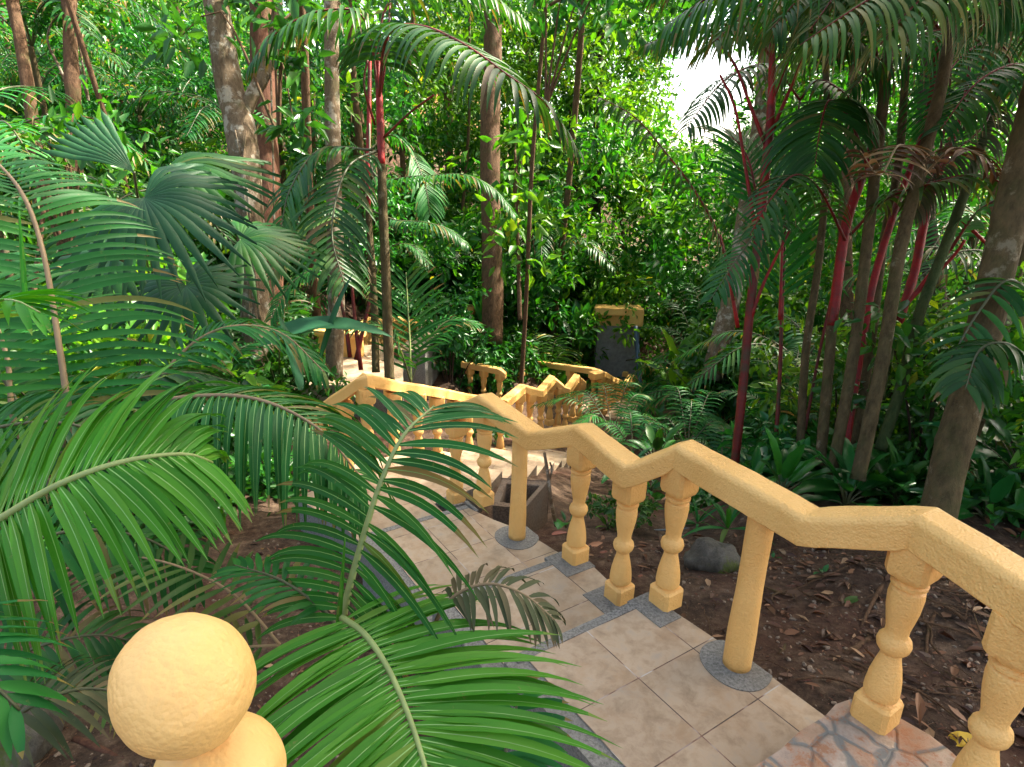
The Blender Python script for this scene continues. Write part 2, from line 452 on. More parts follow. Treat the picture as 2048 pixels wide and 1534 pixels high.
# ------------------------------------------------------------------ ground
CP = [(-0.04, 5.04, -0.69), (0.39, 4.90, -0.81), (0.09, 5.40, -0.84), (0.52, 5.26, -0.96), (0.21, 5.76, -0.98), (0.64, 5.62, -1.10), (0.34, 6.12, -1.12), (0.77, 5.98, -1.24), (0.46, 6.48, -1.27), (0.89, 6.34, -1.39), (0.59, 6.84, -1.42), (1.02, 6.70, -1.54), (0.71, 7.20, -1.56), (1.14, 7.06, -1.68), (0.84, 7.56, -1.70), (1.27, 7.42, -1.82), (0.96, 7.91, -1.85), (1.39, 7.77, -1.97), (1.09, 8.27, -1.99), (1.52, 8.13, -2.11), (1.21, 8.63, -2.14), (1.64, 8.49, -2.26), (1.34, 8.99, -2.28), (1.77, 8.85, -2.40), (0, 0, -.12), (-1.2, 1, -.45), (1.6, .3, .05), (3, 1, .05), (1.45, 2.0, -.06), (2.2, 2.7, -.08), (1.05, 2.75, -.15), (.75, 3.25, -.26),
      (.55, 3.75, -.42), (.9, 4.4, -.6), (2.2, 4.2, -.3), (3.2, 3.5, -.15), (4.5, 3, 0), (3.5, 5.5, -.7), (6, 6, -.6), (.9, 5.6, -1.2), (1.2, 7.5, -1.9),
      (-.45, 2.4, -.5), (-1, 2.9, -.6), (-1.3, 3.7, -.75), (-2, 3, -.7), (-3.5, 3, -.6), (-3, 5, -.85), (-2.2, 6, -1.0), (-6, 4, -.2), (-6, 8, -.5),
      (-1.6, 8, -1.5), (-3.5, 10.5, -1.15), (-1.5, 11, -1.6), (0, 10.5, -2.4), (1.6, 9.5, -2.5), (2.2, 12.5, -2.75), (3.8, 14, -2.7), (0, 13, -1.8), (-1, 16, -1.2),
      (1, 17.5, -1.6), (4, 18, -2), (5, 10, -2.0), (8, 9, -1.4), (9, 15, -2), (3.3, 8, -1.9), (-6, 13, -.1), (-10, 12, 1.2), (-12, 20, 3.2), (-5, 20, .2), (2, 24, -1.5), (8, 25, -1.5),
      (-22, 30, 9), (-10, 34, 5.5), (0, 36, 1.5), (10, 40, 0), (25, 35, 1), (20, 15, -1), (-20, 10, 5), (-25, -10, 4), (20, -10, 0), (0, -15, .5),
      (-30, 60, 17), (-10, 60, 12), (8, 60, 3), (20, 60, 2.5), (45, 55, 5), (60, 20, 2), (-60, 30, 16), (0, 100, 9), (60, 100, 8), (-80, 90, 30), (130, 60, 5), (-130, 20, 30), (0, -120, 1), (130, -100, 1), (-130, -100, 20), (30, 140, 8)]
CPA = np.array(CP)
def ground_np(x, y):
    x = np.asarray(x, float)[..., None]; y = np.asarray(y, float)[..., None]
    d2 = (x - CPA[:, 0]) ** 2 + (y - CPA[:, 1]) ** 2 + .03
    wgt = d2 ** -1.75
    return (wgt * CPA[:, 2]).sum(-1) / wgt.sum(-1)
def ground(x, y): return float(ground_np(x, y)) + .035 * noise.fractal(Vector((x * 2.3, y * 2.3, 0)), .8, 2.1, 5)
def hit(px, py, far=60):
    d = ray(px, py)
    t = .8
    while t < far:
        p = Vector((0, 0, EYE)) + d * t
        if p.z < ground(p.x, p.y): return p
        t += .03 + t * .004
    return Vector((0, 0, EYE)) + d * far
def grid_axis(a):
    return np.concatenate([-a[::-1], a[1:]])
ax = np.concatenate([np.arange(0, 8, .09), np.geomspace(8, 160, 60)])
gx = grid_axis(ax)
gy = np.concatenate([-np.geomspace(3, 150, 25)[::-1], np.arange(-2.8, 11, .09), np.geomspace(11.1, 170, 70)])
X, Y = np.meshgrid(gx, gy)
Z = ground_np(X, Y)
rng = np.random.default_rng(3)
nz = np.array([noise.fractal(Vector((float(a) * 2.3, float(b) * 2.3, 0)), .8, 2.1, 5) for a, b in zip(X.ravel(), Y.ravel())]).reshape(X.shape)
Z = Z + nz * .035 + (np.hypot(X, Y) > 14) * nz * .15
me = bpy.data.meshes.new('ground')
nx_, ny_ = len(gx), len(gy)
V = np.stack([X.ravel(), Y.ravel(), Z.ravel()], 1)
idx = np.arange(nx_ * ny_).reshape(ny_, nx_)
Fq = np.stack([idx[:-1, :-1].ravel(), idx[:-1, 1:].ravel(), idx[1:, 1:].ravel(), idx[1:, :-1].ravel()], 1)
def np_mesh(name, V, F, mat, parent=None, rnd=None, smooth=False, loc=None):
    me = bpy.data.meshes.new(name)
    k = F.shape[1]
    me.vertices.add(len(V)); me.loops.add(F.size); me.polygons.add(len(F))
    me.vertices.foreach_set('co', np.asarray(V, np.float32).ravel())
    me.loops.foreach_set('vertex_index', F.astype(np.int32).ravel())
    me.polygons.foreach_set('loop_start', np.arange(0, F.size, k, dtype=np.int32))
    me.polygons.foreach_set('loop_total', np.full(len(F), k, np.int32))
    if smooth: me.polygons.foreach_set('use_smooth', np.ones(len(F), bool))
    if rnd is not None:
        a = me.attributes.new('rnd', 'FLOAT', 'FACE'); a.data.foreach_set('value', np.asarray(rnd, np.float32))
    me.update(calc_edges=True)
    me.materials.append(mat)
    o = bpy.data.objects.new(name, me)
    COL.objects.link(o)
    if parent is not None: o.parent = parent
    if loc is not None: o.location = loc
    return o
tag(np_mesh('ground', V, Fq, M_SOIL, smooth=True), kind='structure')

# ------------------------------------------------------------------ stairs
LV = [0, -.165, -.33, -.5]
def uvpoly(pts): return [tuple(UV(u, v))[:2] for u, v in pts]
pm = MB()
EDGE = .045 / TILE
# level outlines (u to the right, v down the flight)
outl = [[(-1, -6), (1.46, -6), (1.46, -.9), (1.38, .3), (1.32, 1.0), (-1, 1.0)],
        [(-1, .9), (1.40, .9), (1.52, 2.2), (1.62, 3.07), (-1, 3.07)],
        [(-1, 3.0), (1.62, 3.0), (1.80, 3.9), (1.66, 4.9), (1.36, 5.6), (1.15, 6.3), (-1, 6.3)],
        [(-1, 6.2), (1.0, 6.2), (1.0, 7.68), (2.5, 7.95), (2.1, 10.6), (.25, 10.75), (-1.7, 9.5), (-1.2, 8)]]
for k, pl in enumerate(outl):
    prism(pm, uvpoly(pl), LV[k] - .9, LV[k], 0, 1)
# rough concrete nosing along the lower edge and the left side, 3 mm proud
for k, (v0, v1, ur) in enumerate(((-6, 1.0, 1.31), (1.0, 3.07, 1.62), (3.07, 6.3, 1.15))):
    prism(pm, uvpoly([(-1 - EDGE, v1), (ur, v1), (ur, v1 + EDGE), (-1 - EDGE, v1 + EDGE)]), LV[k] - .95, LV[k] + .003, 1)
    prism(pm, uvpoly([(-1 - EDGE * 2, v0 + .2), (-1, v0 + .2), (-1, v1 + EDGE * .98), (-1 - EDGE * 2, v1 + EDGE * .98)]), LV[k] - .95, LV[k] - .006, 1)
stairs = pm.build('path', [M_TILE, M_CON], None, smooth=False, bevel=.006)
tag(stairs, kind='structure')
def sheet(mb, poly, z, mi=0):
    prism(mb, poly, z - .02, z, mi)

# balusters, turned and cast in concrete
BAL = [(.0, .062, 1), (.075, .062, 1), (.085, .054, 1), (.088, .046, 0), (.093, .055, 0), (.104, .056, 0), (.109, .045, 0), (.116, .047, 0), (.120, .055, 0), (.135, .057, 0), (.16, .056, 0), (.20, .052, 0), (.25, .043, 0),
       (.29, .034, 0), (.312, .032, 0), (.320, .040, 0), (.335, .050, 0), (.355, .054, 0), (.375, .050, 0), (.388, .040, 0), (.395, .036, 0), (.42, .036, 0), (.46, .043, 0), (.51, .051, 0), (.56, .055, 0), (.59, .053, 0),
       (.598, .043, 0), (.603, .045, 0), (.608, .056, 0), (.620, .057, 0), (.626, .045, 0), (.632, .047, 0), (.636, .055, 0), (.645, .060, 1), (.665, .066, 1), (.80, .066, 1)]
def baluster(mb, B, H, ang, k=1.0, jit=0):
    ns = 24
    sc = H / .73
    vs, fs = [], []
    for (z, r, sq) in BAL:
        if z > .66: r = .067
        zz = z * .925 if z < .64 else .593 + (z - .64)
        if z <= .09: zz = z * 1.12
        for j in range(ns):
            a = (j + .5) / ns * math.tau
            if sq:
                q = r * k / max(abs(math.cos(a)), abs(math.sin(a)))
                q = min(q, r * k * 1.3)
            else: q = r * k
            q *= 1 + .03 * noise.noise(Vector((B.x * 3 + math.cos(a), B.y * 3 + math.sin(a), z * 6)))
            vs.append((B.x + q * math.cos(a + ang), B.y + q * math.sin(a + ang), B.z + min(zz * sc, H)))
    m = len(BAL)
    for i in range(m - 1):
        for j in range(ns):
            fs.append((i * ns + j, i * ns + (j + 1) % ns, (i + 1) * ns + (j + 1) % ns, (i + 1) * ns + j))
    fs.append(tuple((m - 1) * ns + j for j in range(ns)))
    fs.append(tuple(range(ns))[::-1])
    mb.add(vs, fs)
def rail_bar(mb, P, w=.125, h=.115, cham=.020):
    """rail with chamfered top edges, mitred at every bend; P is the middle of its top face"""
    P = [Vector(p) for p in P]
    D = [(P[i + 1] - P[i]) for i in range(len(P) - 1)]
    prof = [(-w / 2, -h), (w / 2, -h), (w / 2, -cham * 1.1), (w / 2 - cham * .35, -cham * .4), (w / 2 - cham, 0), (-w / 2 + cham, 0), (-w / 2 + cham * .35, -cham * .4), (-w / 2, -cham * 1.1)]
    vs, fs = [], []
    pts = []
    for i in range(len(P)):
        if i in (0, len(P) - 1): pts.append((P[i], D[min(i, len(D) - 1)], 1.0, i)); continue
        pts.append((P[i], D[i - 1].normalized() + D[i].normalized(), 1.0, i))
    rows = []
    # subdivide for a hand-trowelled wobble
    for i in range(len(P) - 1):
        n = max(2, int(D[i].length / .05))
        for k in range(n + (1 if i == len(P) - 2 else 0)):
            t = k / n
            dirv = D[i]
            if k == 0: dirv = pts[i][1]
            if k == n: dirv = D[i]
            rows.append((P[i].lerp(P[i + 1], t), dirv))
    for c, d in rows:
        hz = Vector((d.x, d.y, 0)).normalized()
        sd = Vector((hz.y, -hz.x, 0))
        for x, z in prof:
            p = c + sd * x + Vector((0, 0, z))
            nn = noise.noise_vector(p * 7) * .004 + noise.noise_vector(p * 22) * .0018
            vs.append(p + nn)
    n = len(prof)
    for i in range(len(rows) - 1):
        for j in range(n): fs.append((i * n + j, (i + 1) * n + j, (i + 1) * n + (j + 1) % n, i * n + (j + 1) % n))
    fs.append(tuple(range(n))); fs.append(tuple((len(rows) - 1) * n + j for j in range(n))[::-1])
    mb.add(vs, fs)
def railing(label, rail_pts, bals, posts=(), w=.125, h=.115, k=1.0, group=None, caps=()):
    """rail_pts: points on top; bals: (foot, height to the rail's underside, angle)"""
    t = thing('railing', label, 'railing', rail_pts[0] - Vector((0, 0, .8)), group)
    mb = MB(); rail_bar(mb, rail_pts, w, h)
    o = mb.build('handrail', M_YEL, t)
    o.data.set_sharp_from_angle(angle=R(24))
    bv = o.modifiers.new('bevel', 'BEVEL'); bv.width = .006; bv.segments = 2; bv.limit_method = 'ANGLE'; bv.angle_limit = R(24)
    for B, H, a in bals:
        mb = MB(); baluster(mb, B, H, a, k); mb.build('baluster', M_YEL, t).data.set_sharp_from_angle(angle=R(33))
    for B, H, r in posts:
        mb = MB()
        tube(mb, [B + Vector((0, 0, 0)), B + Vector((0, 0, .06)), B + Vector((0, 0, .065)), B + Vector((0, 0, H * .5)), B + Vector((0, 0, H))], (r * 1.13, r * 1.12, r, r, r), 20, n=24, wob=.04)
        mb.build('post', M_YEL, t)
    for c, s in caps:
        mb = MB(); box(mb, c, s, s, .12, PH); mb.build('post_cap', M_YEL, t, smooth=False, bevel=.015)
    return t
RT = .84
def top(px, py, lev): return G(px, py, lev + RT)
a0 = PH
b00 = G(1925, 1625, .15)
b0 = G(1748, 1435, .15); p0 = G(1473, 1328, 0); b3 = G(1330, 1205, 0); b2 = G(1237, 1195, -.165); b1 = G(1150, 1118, -.165)
p1 = G(1034, 1074, -.33); bm1 = G(967, 1005, -.33); bm2 = G(912, 1000, -.5)
pr = [b00 + (b00 - b0) * 1.2 + Vector((0, 0, RT - .02)), b0 + Vector((0, 0, RT - .01)), G(1625, 1022, RT), b3 + Vector((0, 0, RT + .01)), top(1268, 925, -.165), b1 + Vector((0, 0, RT + .01)),
      top(1072, 860, -.33), bm1 + Vector((0, 0, RT + .01)), bm2 + Vector((0, 0, RT - .05)) + (bm2 - bm1) * .25]
railing('thick yellow zigzag handrail in front, on turned balusters and round posts beside the tiled steps', pr,
        [(b00, RT - .13, a0), (b0, RT - .115, a0), (b3, RT - .105, a0), (b2, RT - .12, a0), (b1, RT - .105, a0), (bm1, RT - .105, a0), (bm2, RT - .15, a0)],
        [(p0, RT - .09, .052), (p1, RT - .09, .050)], w=.14, h=.12)
# grey concrete pads let into the tiles under the uprights
pad = MB()
def padsq(B, z, su=.52, sv=.52, du=0, dv=0, um=None):
    d = Vector((B.x - .557, B.y - 2.073, 0))
    u = (d.x * math.cos(PH) + d.y * math.sin(PH)) / TILE + du
    v = (-d.x * math.sin(PH) + d.y * math.cos(PH)) / TILE + dv
    ue = um if um else 9
    sheet(pad, uvpoly([(u - su / 2, v - sv / 2), (min(ue, u + su / 2), v - sv / 2), (min(ue, u + su / 2), v + sv / 2), (u - su / 2, v + sv / 2)]), z + .004)
padsq(b3, 0, .82, .66, -.06, -.03, 1.34); padsq(b2, -.165, .80, .62, -.06, .04, 1.42); padsq(b1, -.165, .78, .66, -.06, -.03, 1.60); padsq(bm1, -.33, .7, .5, 0, 0, 1.28); padsq(bm2, -.5, .66, .5, 0, 0, 1.6)
for B, z in ((p0, 0), (p1, -.33)):
    pts_ = []
    for a in [i / 40 * math.tau for i in range(40)]:
        rr_ = .148 * (1 + .03 * math.sin(3 * a + z)); x_, y_ = B.x + rr_ * math.cos(a) - .557, B.y + rr_ * math.sin(a) - 2.073
        u_ = min((x_ * math.cos(PH) + y_ * math.sin(PH)) / TILE, 1.47 if z == 0 else 1.80); v_ = (-x_ * math.sin(PH) + y_ * math.cos(PH)) / TILE
        pts_.append(tuple(UV(u_, v_))[:2])
    sheet(pad, pts_, z + .004)
tag(pad.build('path', M_CON, None, smooth=False), kind='structure')

# flagstone landing in the corner
fm = MB()
fe = [G(px, py, .15) for px, py in ((1440, 1585), (1500, 1538), (1560, 1500), (1600, 1462), (1650, 1432), (1672, 1408), (1702, 1398), (1740, 1412), (1800, 1436), (1860, 1470), (1905, 1505), (1960, 1560))]
poly = [(p.x, p.y) for p in fe] + [(1.75, 1.1), (1.6, .3), (.4, .3)]
prism(fm, poly, -.5, .15)
o = fm.build('path', M_FLAG, None, smooth=False, bevel=.018)
tag(o, kind='structure')

# lower flight behind: rail with uprights found from their height in the picture
def up(base, topp, H=.82): return solveH(base, topp, H)
qs = [up((738, 938), (728, 752)), up((790, 927), (780, 760)), up((838, 922), (822, 768)), up((875, 918), (866, 775)), up((908, 914), (904, 782)), up((938, 912), (936, 788)), up((967, 908), (964, 793)), up((1000, 908), (992, 797))]
le = up((648, 985), (640, 812))
lf = up((668, 1000), (655, 820))
V8 = Vector((0, 0, .82))
railing('yellow handrail round the landing behind the big arching frond, dipping to the lower flight',
        [le + V8 + (le - qs[0]) * .12, qs[0] + V8 + Vector((0, 0, .02))] + [q + V8 for q in qs[1:]],
        [(q, .72, a0) for q in qs] + [(le, .72, a0), (le.lerp(qs[0], .55), .72, a0)], (), w=.13, h=.11)
# steps of the lower flight
dirs = (qs[7] - qs[1]); dirs.z = 0; dirs.normalize()
sd = Vector((dirs.y, -dirs.x, 0))
st = MB()
steps = []
z = -.5
p = qs[0] + dirs * .25 + Vector((0, 0, 0))
nst = 12
L = (qs[7] - qs[1]).length
M_TILE2 = tile_mat('beige_stoneware_tiles_lower_flight', math.atan2(dirs.y, dirs.x), qs[0].x, qs[0].y)
for k in range(nst):
    q0 = qs[1] + dirs * (.38 * k - .1) - sd * .10
    q1 = q0 + dirs * .43
    zz = -.66 - .145 * k
    poly = [q0, q0 + sd * 1.05, q1 + sd * 1.05, q1]
    prism(st, [(a.x, a.y) for a in poly], zz - .9, zz, 0, 1)
    e = q0 + sd * 1.05
    tube(st, [e + Vector((0, 0, zz - .022)), e + dirs * .41 + Vector((0, 0, zz - .022))], .03, 12, 2)
    steps.append((q0, zz))
lastq = qs[1] + dirs * (.38 * nst - .1)
zl = -.66 - .145 * (nst - 1) - .1
prism(st, [tuple(v)[:2] for v in (lastq - sd * .1, lastq + sd * 1.05, lastq + sd * 1.6 + dirs * 3.2, lastq - sd * .1 + dirs * 3.2)], zl - .6, zl, 0, 1)
tag(st.build('path', [M_TILE2, M_CON_DARK, M_CON], None, smooth=False, bevel=.004), kind='structure')

def far_rail(label, tops, bal_px, H=.82, w=.13, h=.11, caps=(), posts=()):
    """tops: (px, py, depth) along the rail's top; bal_px: px positions of the uprights"""
    P = [Q(*t) for t in tops]
    bl = []
    for bx in bal_px:
        for i in range(len(tops) - 1):
            x0, x1 = tops[i][0], tops[i + 1][0]
            if min(x0, x1) <= bx <= max(x0, x1) and x0 != x1:
                f = (bx - x0) / (x1 - x0)
                # perspective-correct place along the segment
                d0, d1 = tops[i][2], tops[i + 1][2]
                g = f * d0 / (d1 + f * (d0 - d1))
                pt = P[i].lerp(P[i + 1], g)
                bl.append((pt - Vector((0, 0, H)), H - h + .02, PH)); break
    return railing(label, P, bl, posts, w, h, caps=[(Q(*c), .2) for c in caps])
far_rail('yellow zigzag handrail with two sharp peaks, just beyond the front rail', [(1006, 800, 8.1), (1045, 769, 8.8), (1080, 778, 9.0), (1104, 751, 9.9), (1134, 775, 10.0), (1154, 748, 11.0), (1170, 762, 11.1)],
         [1040, 1062, 1084, 1103, 1120, 1134, 1150, 1163])
far_rail('yellow handrail with a square block at its corner, stepping down past the ferns', [(1040, 745, 12.6), (1076, 722, 13.2), (1186, 736, 11.6), (1206, 742, 11.6), (1225, 754, 12.3), (1251, 763, 13.2), (1263, 748, 13.8), (1282, 758, 14.2)],
         [1088, 1141, 1190, 1204, 1213, 1222, 1231, 1240, 1249, 1258, 1266, 1273, 1280], caps=[(1191, 757, 11.5)])
far_rail('straight yellow handrail at the right end of the lower path, below the grey wall', [(1250, 745, 14.5), (1262, 725, 15.2), (1330, 735, 14.6), (1352, 741, 14.4), (1390, 748, 14)], [1262, 1298, 1336, 1376])
far_rail('yellow handrail half hidden by leaves left of the lower landing', [(925, 722, 11.5), (1000, 736, 11.2), (1012, 745, 11.2)], [940, 968, 1000])
far_rail('small yellow zigzag handrail high on the left, seen between the thin palm stems', [(716, 652, 11.4), (737, 633, 12), (752, 642, 12.2), (764, 637, 12.6), (790, 633, 13.2), (803, 634, 13.4), (818, 645, 13.6), (829, 637, 14)],
         [729, 738, 755, 763, 785, 795, 803, 811, 822, 829], w=.12, h=.09)

# walls down by the lower path
def wall(label, name, pts, top_z, bot, th, mat, cap=None):
    t = thing(name, label, 'wall', Vector((pts[0][0], pts[0][1], bot)))
    mb = MB()
    a, b = Vector((*pts[0][:2], 0)), Vector((*pts[1][:2], 0))
    d = (b - a).normalized(); n = Vector((-d.y, d.x, 0)) * th / 2
    prism(mb, [tuple(v)[:2] for v in (a - n, b - n, b + n, a + n)], bot, top_z)
    mb.build('wall_body', mat, t, smooth=False, bevel=.01)
    if cap:
        mb = MB(); n2 = n * 1.5; e = d * .04
        prism(mb, [tuple(v)[:2] for v in (a - n2 - e, b - n2 + e, b + n2 + e, a + n2 - e)], top_z, top_z + cap)
        mb.build('coping', M_YEL, t, smooth=False, bevel=.02)
    return t
def bxp(x0, y0, x1, y1, d, th, mi=0):
    """box facing the stairs whose front spans the given picture rectangle at depth d"""
    a, b = Q(x0, y0, d), Q(x1, y1, d)
    mb = MB(); box(mb, ((a.x + b.x) / 2, max(a.y, b.y) + th / 2, min(a.z, b.z)), abs(b.x - a.x), th, abs(a.z - b.z)); return mb
wt = Q(1238, 770, 14)
t = thing('retaining_wall', 'grey rendered wall under a thick yellow coping at the end of the lower path', 'wall', wt)
bxp(1196, 652, 1277, 800, 14.25, .3).build('wall_body', M_WALLG, t, smooth=False, bevel=.01)
bxp(1198, 624, 1262, 656, 14.22, .24).build('panel', M_YEL, t, smooth=False, bevel=.01)
bxp(1190, 616, 1258, 634, 14.0, .45).build('coping', M_YEL, t, smooth=False, bevel=.03)
bxp(1255, 619, 1288, 657, 13.9, .6).build('corner_block', M_YEL, t, smooth=False, bevel=.03)
mb = MB(); tube(mb, [Q(1271, 652, 13.95), Q(1275, 700, 13.95), Q(1281, 785, 13.9)], .05, 12, n=8)
tag(mb.build('drain_pipe', M_PIPEB, None), 'slate blue pipe standing against the grey wall', 'pipe')
y1, y2 = Q(640, 668, 10.6), Q(722, 662, 10.4)
wall('low yellow wall behind the pale trunk on the left', 'garden_wall', (y1, y2), y1.z, y1.z - .8, .18, M_YEL, .09)
y1, y2 = Q(862, 612, 15.5), Q(950, 622, 15)
wall('yellow wall behind the small-leaved sapling', 'boundary_wall', (y1, y2), y1.z, y1.z - 1.2, .2, M_YEL, .13)
y1, y2 = Q(668, 640, 13.8), Q(700, 636, 13.8)
# upper paved path on the left
up_ = MB()
pl = [Q(600, 752, 9.0), Q(800, 752, 9.2), Q(808, 700, 10.9), Q(800, 686, 12), Q(716, 686, 12), Q(690, 712, 10.6)]
zp = -.98
prism(up_, [(p.x, p.y) for p in [G(590, 770, zp), G(806, 770, zp), G(806, 722, zp), G(800, 690, zp), G(700, 690, zp), G(640, 735, zp)]], zp - .8, zp, 0, 1)
zq = -.80
prism(up_, [(p.x, p.y) for p in [G(798, 700, zq), G(850, 700, zq), G(900, 640, zq), G(850, 640, zq)]], zq - .8, zq, 0, 1)
tag(up_.build('path', [M_TILE, M_CON], None, smooth=False, bevel=.01), kind='structure')
mb = MB(); box(mb, G(800, 745, -1.3), .35, .3, .42, .3)
tag(mb.build('terracotta_planter', M_TERRA, None, smooth=False, bevel=.01, origin=G(800, 745, -1.3)), 'square dark terracotta planter beside the upper paved path', 'planter')

# ball finial close to the camera
fc = Q(370, 1366, .86)
ft = thing('newel_post', 'yellow newel post topped by a big round ball, close in the lower left corner', 'newel post', (fc.x, fc.y, fc.z - .9))
def lump_sphere(c, r, sq=1.0, amp=.015):
    bm = bmesh.new(); bmesh.ops.create_icosphere(bm, subdivisions=6, radius=1)
    mb = MB()
    vs = []
    for v in bm.verts:
        n = v.co.normalized()
        k = 1 + amp * 1.6 * noise.noise(n * 2.1 + c) + amp * .5 * noise.noise(n * 6 + c) + amp * .18 * noise.noise(n * 18)
        p = n * r * k
        p = Vector((p.x, p.y, p.z * sq))
        e_ = Vector((-.737, -.675 * _s, -.675 * _c))
        vs.append(c + p - e_ * (p.dot(e_) * .10))
    mb.add(vs, [[v.index for v in f.verts] for f in bm.faces]); bm.free()
    return mb
lump_sphere(fc, .0945, 1.0).build('ball_finial', M_YEL_BALL, ft)
n2 = Q(440, 1548, .92)
lump_sphere(n2, .096, .8).build('neck', M_YEL_BALL, ft)
mb = MB(); box(mb, (n2.x, n2.y, n2.z - .95), .15, .15, .88, PH); mb.build('pillar', M_YEL, ft, smooth=False, bevel=.02)

# planter box beyond the round post
pb = MB()
c4 = [G(984, 1004, -.34), G(1040, 1042, -.34), G(1102, 972, -.34), G(1012, 964, -.34)]
c4 = [G(985, 1010, -.42), G(1050, 1019, -.42), G(1098, 964, -.42), G(1004, 958, -.42)]
cen = sum(c4, Vector()) / 4
inn = [cen + (p - cen) * .70 for p in c4]
zb, zt = -.95, -.42
n = 4
vs = [(p.x, p.y, zt) for p in c4] + [(p.x, p.y, zb) for p in c4] + [(p.x, p.y, zt) for p in inn] + [(p.x, p.y, zb + .12) for p in inn]
fs = []
for i in range(4):
    j = (i + 1) % 4
    fs += [(i, 4 + i, 4 + j, j)[::-1], (i, j, 8 + j, 8 + i), (8 + i, 8 + j, 12 + j, 12 + i)]
fs.append((12, 13, 14, 15))
pb.add(vs, fs)
tag(pb.build('concrete_planter', M_CON_DARK, None, smooth=False, bevel=.01, origin=(cen.x, cen.y, zb)), 'square weathered concrete planter with moss, just behind the round yellow post', 'planter')

exec_later = []
# ------------------------------------------------------------------ palms
def frond(pts, L, n=34, W=.028, droop=.6, ang=(15, 62), lift=.25, roll=0, mat=L_MID, rmat=None, parent=None, rr=.009, start=.12, prof=None, segs=7, gapj=.15, name='frond', both=(1, 1), curlr=.12, mid=False, seed=None, label=None):
    if seed is not None: random.seed(seed)
    P = catmull(pts, 60)
    mb = MB()
    up0 = Vector((0, 0, 1))
    def frame(t):
        x = t * 59; i = min(int(x), 58); p = P[i].lerp(P[i + 1], x - i)
        T = (P[min(i + 2, 59)] - P[max(i - 1, 0)]).normalized()
        N = (up0 - T * up0.dot(T))
        if N.length < .15: N = (Vector((0, -1, .3)) - T * Vector((0, -1, .3)).dot(T))
        N.normalize()
        if roll: N = (Matrix.Rotation(R(roll), 3, T) @ N)
        return p, T, N, T.cross(N).normalized()
    for k in range(n):
        for sgi, sg in enumerate((-1, 1)):
            if random.random() > both[sgi]: continue
            t = start + (1 - start) * (k + .5 * sgi + random.uniform(-gapj, gapj)) / n
            t = min(max(t, 0), .999)
            p, T, N, S = frame(t)
            q = max(0, (t - start) / (1 - start))
            ln = L * (prof(q) if prof else (.55 + 1.1 * q - 1.35 * q ** 2.2) if q < .98 else .3)
            ln *= random.uniform(.92, 1.06)
            a = R(ang[0] + (ang[1] - ang[0]) * q ** 1.2 + random.uniform(-3, 3))
            d = (S * sg * math.cos(a) + T * math.sin(a) + N * (lift + random.uniform(-.08, .08))).normalized()
            dr = droop * random.uniform(.8, 1.25)
            cu = random.uniform(-curlr, curlr)
            c = p.copy(); rows = []
            tw = random.uniform(-.25, .25)
            for s in range(segs + 1):
                x = s / segs
                wd = W * (.35 + 2.2 * x - 2.5 * x * x) if x < .5 else W * (1 - ((x - .5) / .5) ** 2.0) * .87 + .0004
                wd = W * min(1, .3 + 3.2 * x) * (1 - x ** 3.2) + .0004
                Wv = (T - d * T.dot(d))
                if Wv.length < .05: Wv = N.copy()
                Wv.normalize()
                if tw: Wv = (Matrix.Rotation(tw * x, 3, d) @ Wv)
                Bn = d.cross(Wv).normalized()
                if Bn.z > 0: Bn = -Bn
                rows += [c + Wv * wd * .5, c + Bn * wd * .16, c - Wv * wd * .5]
                d = (d + Vector((0, 0, -1)) * dr * (.35 + 1.1 * x) / segs * 1.6 + T * cu / segs).normalized()
                c = c + d * ln / segs
            fs = []
            for s in range(segs):
                o = s * 3
                fs += [(o, o + 1, o + 4, o + 3), (o + 1, o + 2, o + 5, o + 4)]
            rv = random.random()
            if random.random() < .035: continue
            mb.add(rows, fs, 0, rv)
            if random.random() < .45:
                for q_ in range(2 if random.random() < .7 else 4): mb.r[-1 - q_] = .995
            if mid:
                ms = []
                for s in range(segs + 1):
                    a_, b_, c_ = rows[s * 3], rows[s * 3 + 1], rows[s * 3 + 2]
                    wv = (a_ - c_); wn = wv.normalized() if wv.length > 1e-6 else Vector((1, 0, 0))
                    upn = ((a_ + c_) / 2 - b_); upn = upn.normalized() if upn.length > 1e-7 else Vector((0, 0, 1))
                    hw = .0011 * (1 - .8 * s / segs)
                    ms += [b_ + wn * hw + upn * .0009, b_ - wn * hw + upn * .0009]
                mb.add(ms, [(2 * s, 2 * s + 1, 2 * s + 3, 2 * s + 2) for s in range(segs)], 1)
    o = mb.build(name, [mat, M_MIDRIB], parent)
    if label: o['label'] = label
    mb = MB(); tube(mb, P[::2] + [P[-1]], (rr * 1.3, rr, rr * .75, rr * .3), 7)
    rc = mb.build('rachis', rmat or M_RACHD, None)
    rc.parent = o
    off = parent.location if parent is not None else Vector((0, 0, 0))
    for v in rc.data.vertices: v.co -= off
    return o
def palm(label, cat='palm', at=(0, 0, 0), name='palm', group=None):
    return thing(name, label, cat, at, group)
def QQ(*a): return [Q(*p) for p in a]

